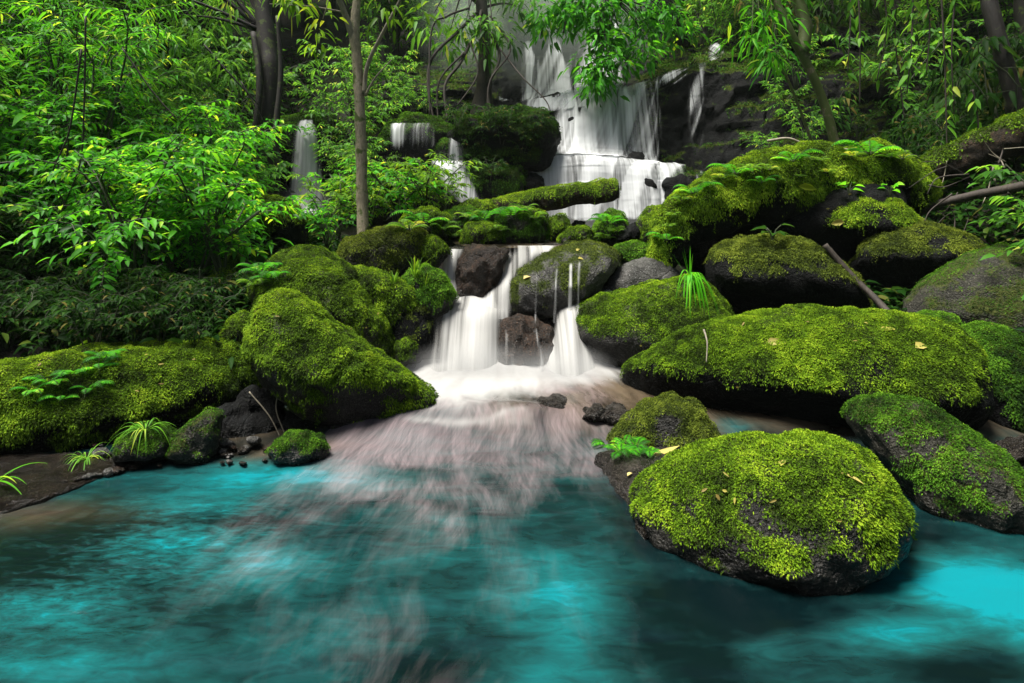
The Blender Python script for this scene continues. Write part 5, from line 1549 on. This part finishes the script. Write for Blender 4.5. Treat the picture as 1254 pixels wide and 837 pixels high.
vine('propped_stick', 'dark dead stick propped between the shaggy boulder and the bare-crowned one', [P(1010, 300, 4.2), P(1040, 335, 4.12), P(1068, 362, 4.0), P(1092, 388, 3.85)], .022, .026, 'twig_brown', 'stick')
vine('bent_twig', 'pale bent twig lying over the top of the great slanted boulder', [P(940, 173, 5.2), P(965, 170, 5.2), P(990, 178, 5.2), P(1025, 182, 5.25), P(1060, 186, 5.3)], .014, .008, 'twig_pale', 'twig')
dbt = thing('dead_branch', 'dead forked branch with bare grey twigs lying across the right bank', 'branch', P(1130, 262, 5.2))
mesh_obj('stem', *tube([P(1120, 265, 5.3), P(1150, 250, 5.2), P(1200, 238, 5.1), P(1265, 226, 5.0)], .03, .045, 8, 30, .15, 4), M['twig_brown'], dbt)
rg = np.random.default_rng(21)
for k in range(34):
    x0, y0 = rg.uniform(1120, 1262), rg.uniform(175, 300)
    a = rg.uniform(-2.9, -.2) if k % 3 else rg.uniform(.2, 2.9)
    l = rg.uniform(30, 85)
    D = rg.uniform(4.7, 5.6)
    pts = [P(x0, y0, D), P(x0 + math.cos(a) * l * .5 + rg.normal() * 6, y0 - math.sin(a) * l * .3 + rg.normal() * 6, D + .05), P(x0 + math.cos(a) * l, y0 - math.sin(a) * l * .6 + rg.normal() * 8, D + .1 * rg.normal())]
    mesh_obj('twig', *tube(pts, .007 * rg.uniform(.6, 1.3), .002, 5, 12), M['twig_pale' if k % 2 else 'twig_brown'], dbt)
rg = np.random.default_rng(22)
for k, (px, y0, y1, D) in enumerate(((1058, -40, 130, 6.8), (1080, -40, 100, 6.9), (1112, -40, 115, 6.6), (1155, -40, 190, 6.3), (1162, -40, 140, 6.6), (1045, -40, 90, 7.2), (1198, 110, 165, 6.2), (1135, -40, 90, 7.0), (1100, -40, 150, 7.0))):
    vine('liana', 'leafy liana hanging straight down over the right slope', [P(px + rg.normal() * 6, y0, D), P(px + rg.normal() * 4, (y0 + y1) / 2, D), P(px + rg.normal() * 4, y1, D)], .012, .007, 'twig_brown', 'vine', 'lianas of the right slope', 26 if k % 3 else 12)
for k, pts in enumerate(([(100, 60), (85, 160), (65, 215), (85, 270), (70, 340)], [(105, 20), (103, 130), (98, 200), (75, 260)], [(0, 200), (40, 197), (70, 200)], [(150, 60), (185, 110), (215, 145)], [(15, 330), (55, 375), (100, 420), (95, 440)], [(40, 350), (62, 400), (90, 430), (98, 455)])):
    vine('liana', 'thin bare liana winding down through the left thicket', [P(x, y, 4.3 + .05 * i) for i, (x, y) in enumerate(pts)], .007, .005, 'twig_brown', 'vine', 'lianas of the left thicket')
for k, (pts, D) in enumerate((([(345, 470), (338, 500), (350, 535)], 3.25), ([(305, 480), (330, 510), (345, 540)], 3.2))):
    vine('dead_twig', ('dead twig leaning in the hollow under the tilted boulder', 'thinner dead twig crossing the hollow under the tilted boulder')[k], [P(x, y, D) for x, y in pts], .004, .003, 'twig_pale', 'twig')

# ---------------------------------------------------------------- fallen leaves and litter
LIT = []
def fallen(label, px, py, L, W, mat, az, tone=.8, lift=.012, curl=.2, at=None, group=None):
    p, n = hit(px, py) if at is None else at
    d = np.array([math.cos(az), math.sin(az) * .6, 0.])
    d = nrm(d - n * (d @ n))
    V, Fc, tn = leaves((p + n * lift - d * L * .5)[None], d[None], n[None], L, W, curl, .25, np.array([tone]))
    V = np.concatenate([V, V - n * .0012])
    Fc = np.concatenate([Fc, Fc[:, ::-1] + 8])
    tag(mesh_obj('fallen_leaf', V, Fc, M[mat], None, True, {'tone': np.concatenate([tn, tn])}, p), label, 'leaf', group)


fallen('pale yellow-green fallen leaf lying on the middle of the long loaf-like boulder', 950, 418, .115, .045, 'leaf_dry', .35, .75)
fallen('small round yellow leaf on the far end of the long loaf-like boulder', 1127, 425, .075, .05, 'leaf_dry', .6, .6)
fallen('tan fallen leaf near the crest of the long loaf-like boulder', 1087, 404, .10, .03, 'leaf_dry', .05, .45)
fallen('yellow curled leaf on the flat wet shelf before the big round boulder', 812, 562, .155, .035, 'leaf_dry', .35, .65, .03, -.2, (P(814, 563, 2.74), np.array([0, -.25, .97])))
fallen('tiny white leaf scrap on the flat wet shelf', 773, 583, .03, .022, 'leaf_dry', .3, 1.)
fallen('upright yellow leaf stuck in the front of the domed boulder', 1026, 272, .10, .055, 'leaf_dry', 1.4, .6)
fallen('pale leaf on the mossy corner of the flat-topped grey boulder', 646, 341, .07, .05, 'leaf_dry', .7, 1.)
fallen('small yellow leaf on the bare top of the flat-topped grey boulder', 711, 318, .05, .03, 'leaf_dry', .2, .6)
fallen('smaller yellow leaf higher on the flat-topped grey boulder', 708, 307, .04, .03, 'leaf_dry', 1.2, .6)
fallen('tan leaf on the crown of the big round boulder', 960, 568, .045, .02, 'leaf_dry', .4, .5)
fallen('narrow straw leaf down the flank of the big round boulder', 1040, 585, .09, .012, 'leaf_dry', 2.2, .7)
fallen('yellow leaf lying on the great slanted boulder among its ferns', 985, 228, .16, .06, 'leaf_lime', -.5, .95, .05)
vine('straw_blade', 'bent straw-coloured grass blade standing on the loaf-like boulder', [P(862, 404, 3.36), P(866, 420, 3.3), P(865, 444, 3.26)], .006, .003, 'twig_pale', 'twig')
for k, (px, py, az) in enumerate(((75, 372, .4), (90, 380, 1.3), (60, 398, 1.5), (92, 412, 1.9), (35, 365, 2.2))):
    p = P(px, py, 4.15)
    V, Fc, tn = leaves(p[None], np.array([[math.cos(az), -.2, -math.sin(az)]]), np.array([[.2, -1., .5]]), .16, .045, .3, .3, np.array([.35]))
    tag(mesh_obj('dead_leaf', V, Fc, M['leaf_dry'], None, True, {'tone': tn}, p), 'withered brown leaf hanging in the shade under the left thicket', 'leaf', 'withered leaves under the left thicket')

for k_ in Kind.every:  # nothing of a kind was needed
    if not k_.used:
        for c_ in list(k_.root.children): bpy.data.objects.remove(c_)
        bpy.data.objects.remove(k_.root)

rg = np.random.default_rng(91)
for k in range(34):
    px, py = ((rg.uniform(770, 1240), rg.uniform(395, 480)), (rg.uniform(310, 500), rg.uniform(380, 470)), (rg.uniform(20, 300), rg.uniform(432, 480)), (rg.uniform(830, 1080), rg.uniform(545, 640)), (rg.uniform(850, 1120), rg.uniform(200, 330)))[k % 5]
    fallen('small withered leaf bit lying on the moss', px, py, rg.uniform(.015, .035), rg.uniform(.006, .013), 'leaf_dry', rg.uniform(0, 6.28), rg.uniform(0, .5), .02, .1, None, 'withered bits on the moss')
HAZE = .0006
# ================================================================== AIR
if HAZE:
    hv = np.array([[x, y, z] for x in (-16, 16) for y in (-14, 27) for z in (-2.2, 24.)], float)
    hf = np.array([[0, 1, 3, 2], [4, 6, 7, 5], [0, 4, 5, 1], [2, 3, 7, 6], [0, 2, 6, 4], [1, 5, 7, 3]])
    hm, nt, out = new_mat('haze')
    pv = N(nt, 'ShaderNodeVolumePrincipled')
    pv.inputs['Color'].default_value = (.82, .95, .86, 1)
    pv.inputs['Density'].default_value = HAZE
    pv.inputs['Anisotropy'].default_value = .2
    nt.links.new(pv.outputs[0], out.inputs['Volume'])
    tag(mesh_obj('haze', hv, hf, hm, None, False), kind='stuff')
def spray(name, c, r, dens, col=(.95, .97, .97)):
    """a cloud of fine droplets, thinning out from its middle"""
    m_, nt_, out_ = new_mat(name)
    v_ = N(nt_, 'ShaderNodeVolumePrincipled')
    v_.inputs['Color'].default_value = (*col, 1)
    tc = N(nt_, 'ShaderNodeTexCoord')
    gt = N(nt_, 'ShaderNodeTexGradient')
    gt.gradient_type = 'SPHERICAL'
    nt_.links.new(tc.outputs['Object'], gt.inputs[0])
    nt_.links.new(math_(nt_, 'MULTIPLY', math_(nt_, 'POWER', gt.outputs['Fac'], 1.4), dens), v_.inputs['Density'])
    nt_.links.new(v_.outputs[0], out_.inputs['Volume'])
    o_ = mesh_obj(name, ico(3)[0], ico(3)[1], m_)
    o_.location = Vector(np.array(c, float))
    o_.scale = Vector(r)
    tag(o_, kind='stuff')


spray('mist', (.6, 11.6, 5.1), (2.8, 2.2, 2.4), .6, (.85, 1., .88))
spray('mist', (-.28, 4.12, .12), (.55, .32, .22), 4.)
spray('mist', (.36, 4.05, .12), (.42, .3, .2), 4.)
spray('mist', P(722, 208, 9.15), (1.1, .5, .45), 3.2)
spray('mist', P(705, 275, 8.3), (1.5, .45, .4), 2.2)
spray('mist', P(374, 250, 8.35), (.5, .35, .35), 1.6)
# ================================================================== CAMERA, LIGHT
cam = bpy.data.cameras.new('camera')
cam.sensor_width = 36
cam.lens = F / 1254 * 36
cam.shift_y = -(418.5 - HY) / 1254
cam.clip_end = 200
co = bpy.data.objects.new('camera', cam)
co.location = Vector(CAM)
co.rotation_euler = (math.pi / 2, 0, 0)
COL.objects.link(co)
scene.camera = co
SUN_EL, SUN_AZ = math.radians(72), math.radians(-112)
w = bpy.data.worlds.new('World')
scene.world = w
w.use_nodes = True
nt = w.node_tree
sk = nt.nodes.new('ShaderNodeTexSky')
sk.sky_type = 'NISHITA'
sk.sun_disc = False
sk.sun_elevation = SUN_EL
sk.sun_rotation = SUN_AZ
sk.air_density = 1.0
sk.dust_density = 4.0
sk.ozone_density = 1.0
bg = nt.nodes['Background']
bg.inputs['Strength'].default_value = .035
nt.links.new(sk.outputs[0], bg.inputs[0])
sl = bpy.data.lights.new('sun', 'SUN')
sl.energy = 4.2
sl.angle = math.radians(25)
sl.color = (1, .96, .88)
so = bpy.data.objects.new('sun', sl)
sd = Vector((math.sin(SUN_AZ) * math.cos(SUN_EL), math.cos(SUN_AZ) * math.cos(SUN_EL), math.sin(SUN_EL)))
so.rotation_euler = sd.to_track_quat('Z', 'Y').to_euler()
so.location = sd * 30
COL.objects.link(so)
vs = scene.view_settings
scene.display_settings.display_device = 'sRGB'
vs.view_transform = 'Standard'
vs.look = 'None'
vs.gamma = 1
vs.use_curve_mapping = False
vs.exposure = 1.4
scene.render.engine = 'CYCLES'
cy = scene.cycles
cy.use_denoising = True
cy.max_bounces = 6
cy.diffuse_bounces = 3
cy.glossy_bounces = 2
cy.transmission_bounces = 4
cy.transparent_max_bounces = 10
cy.sample_clamp_indirect = 4
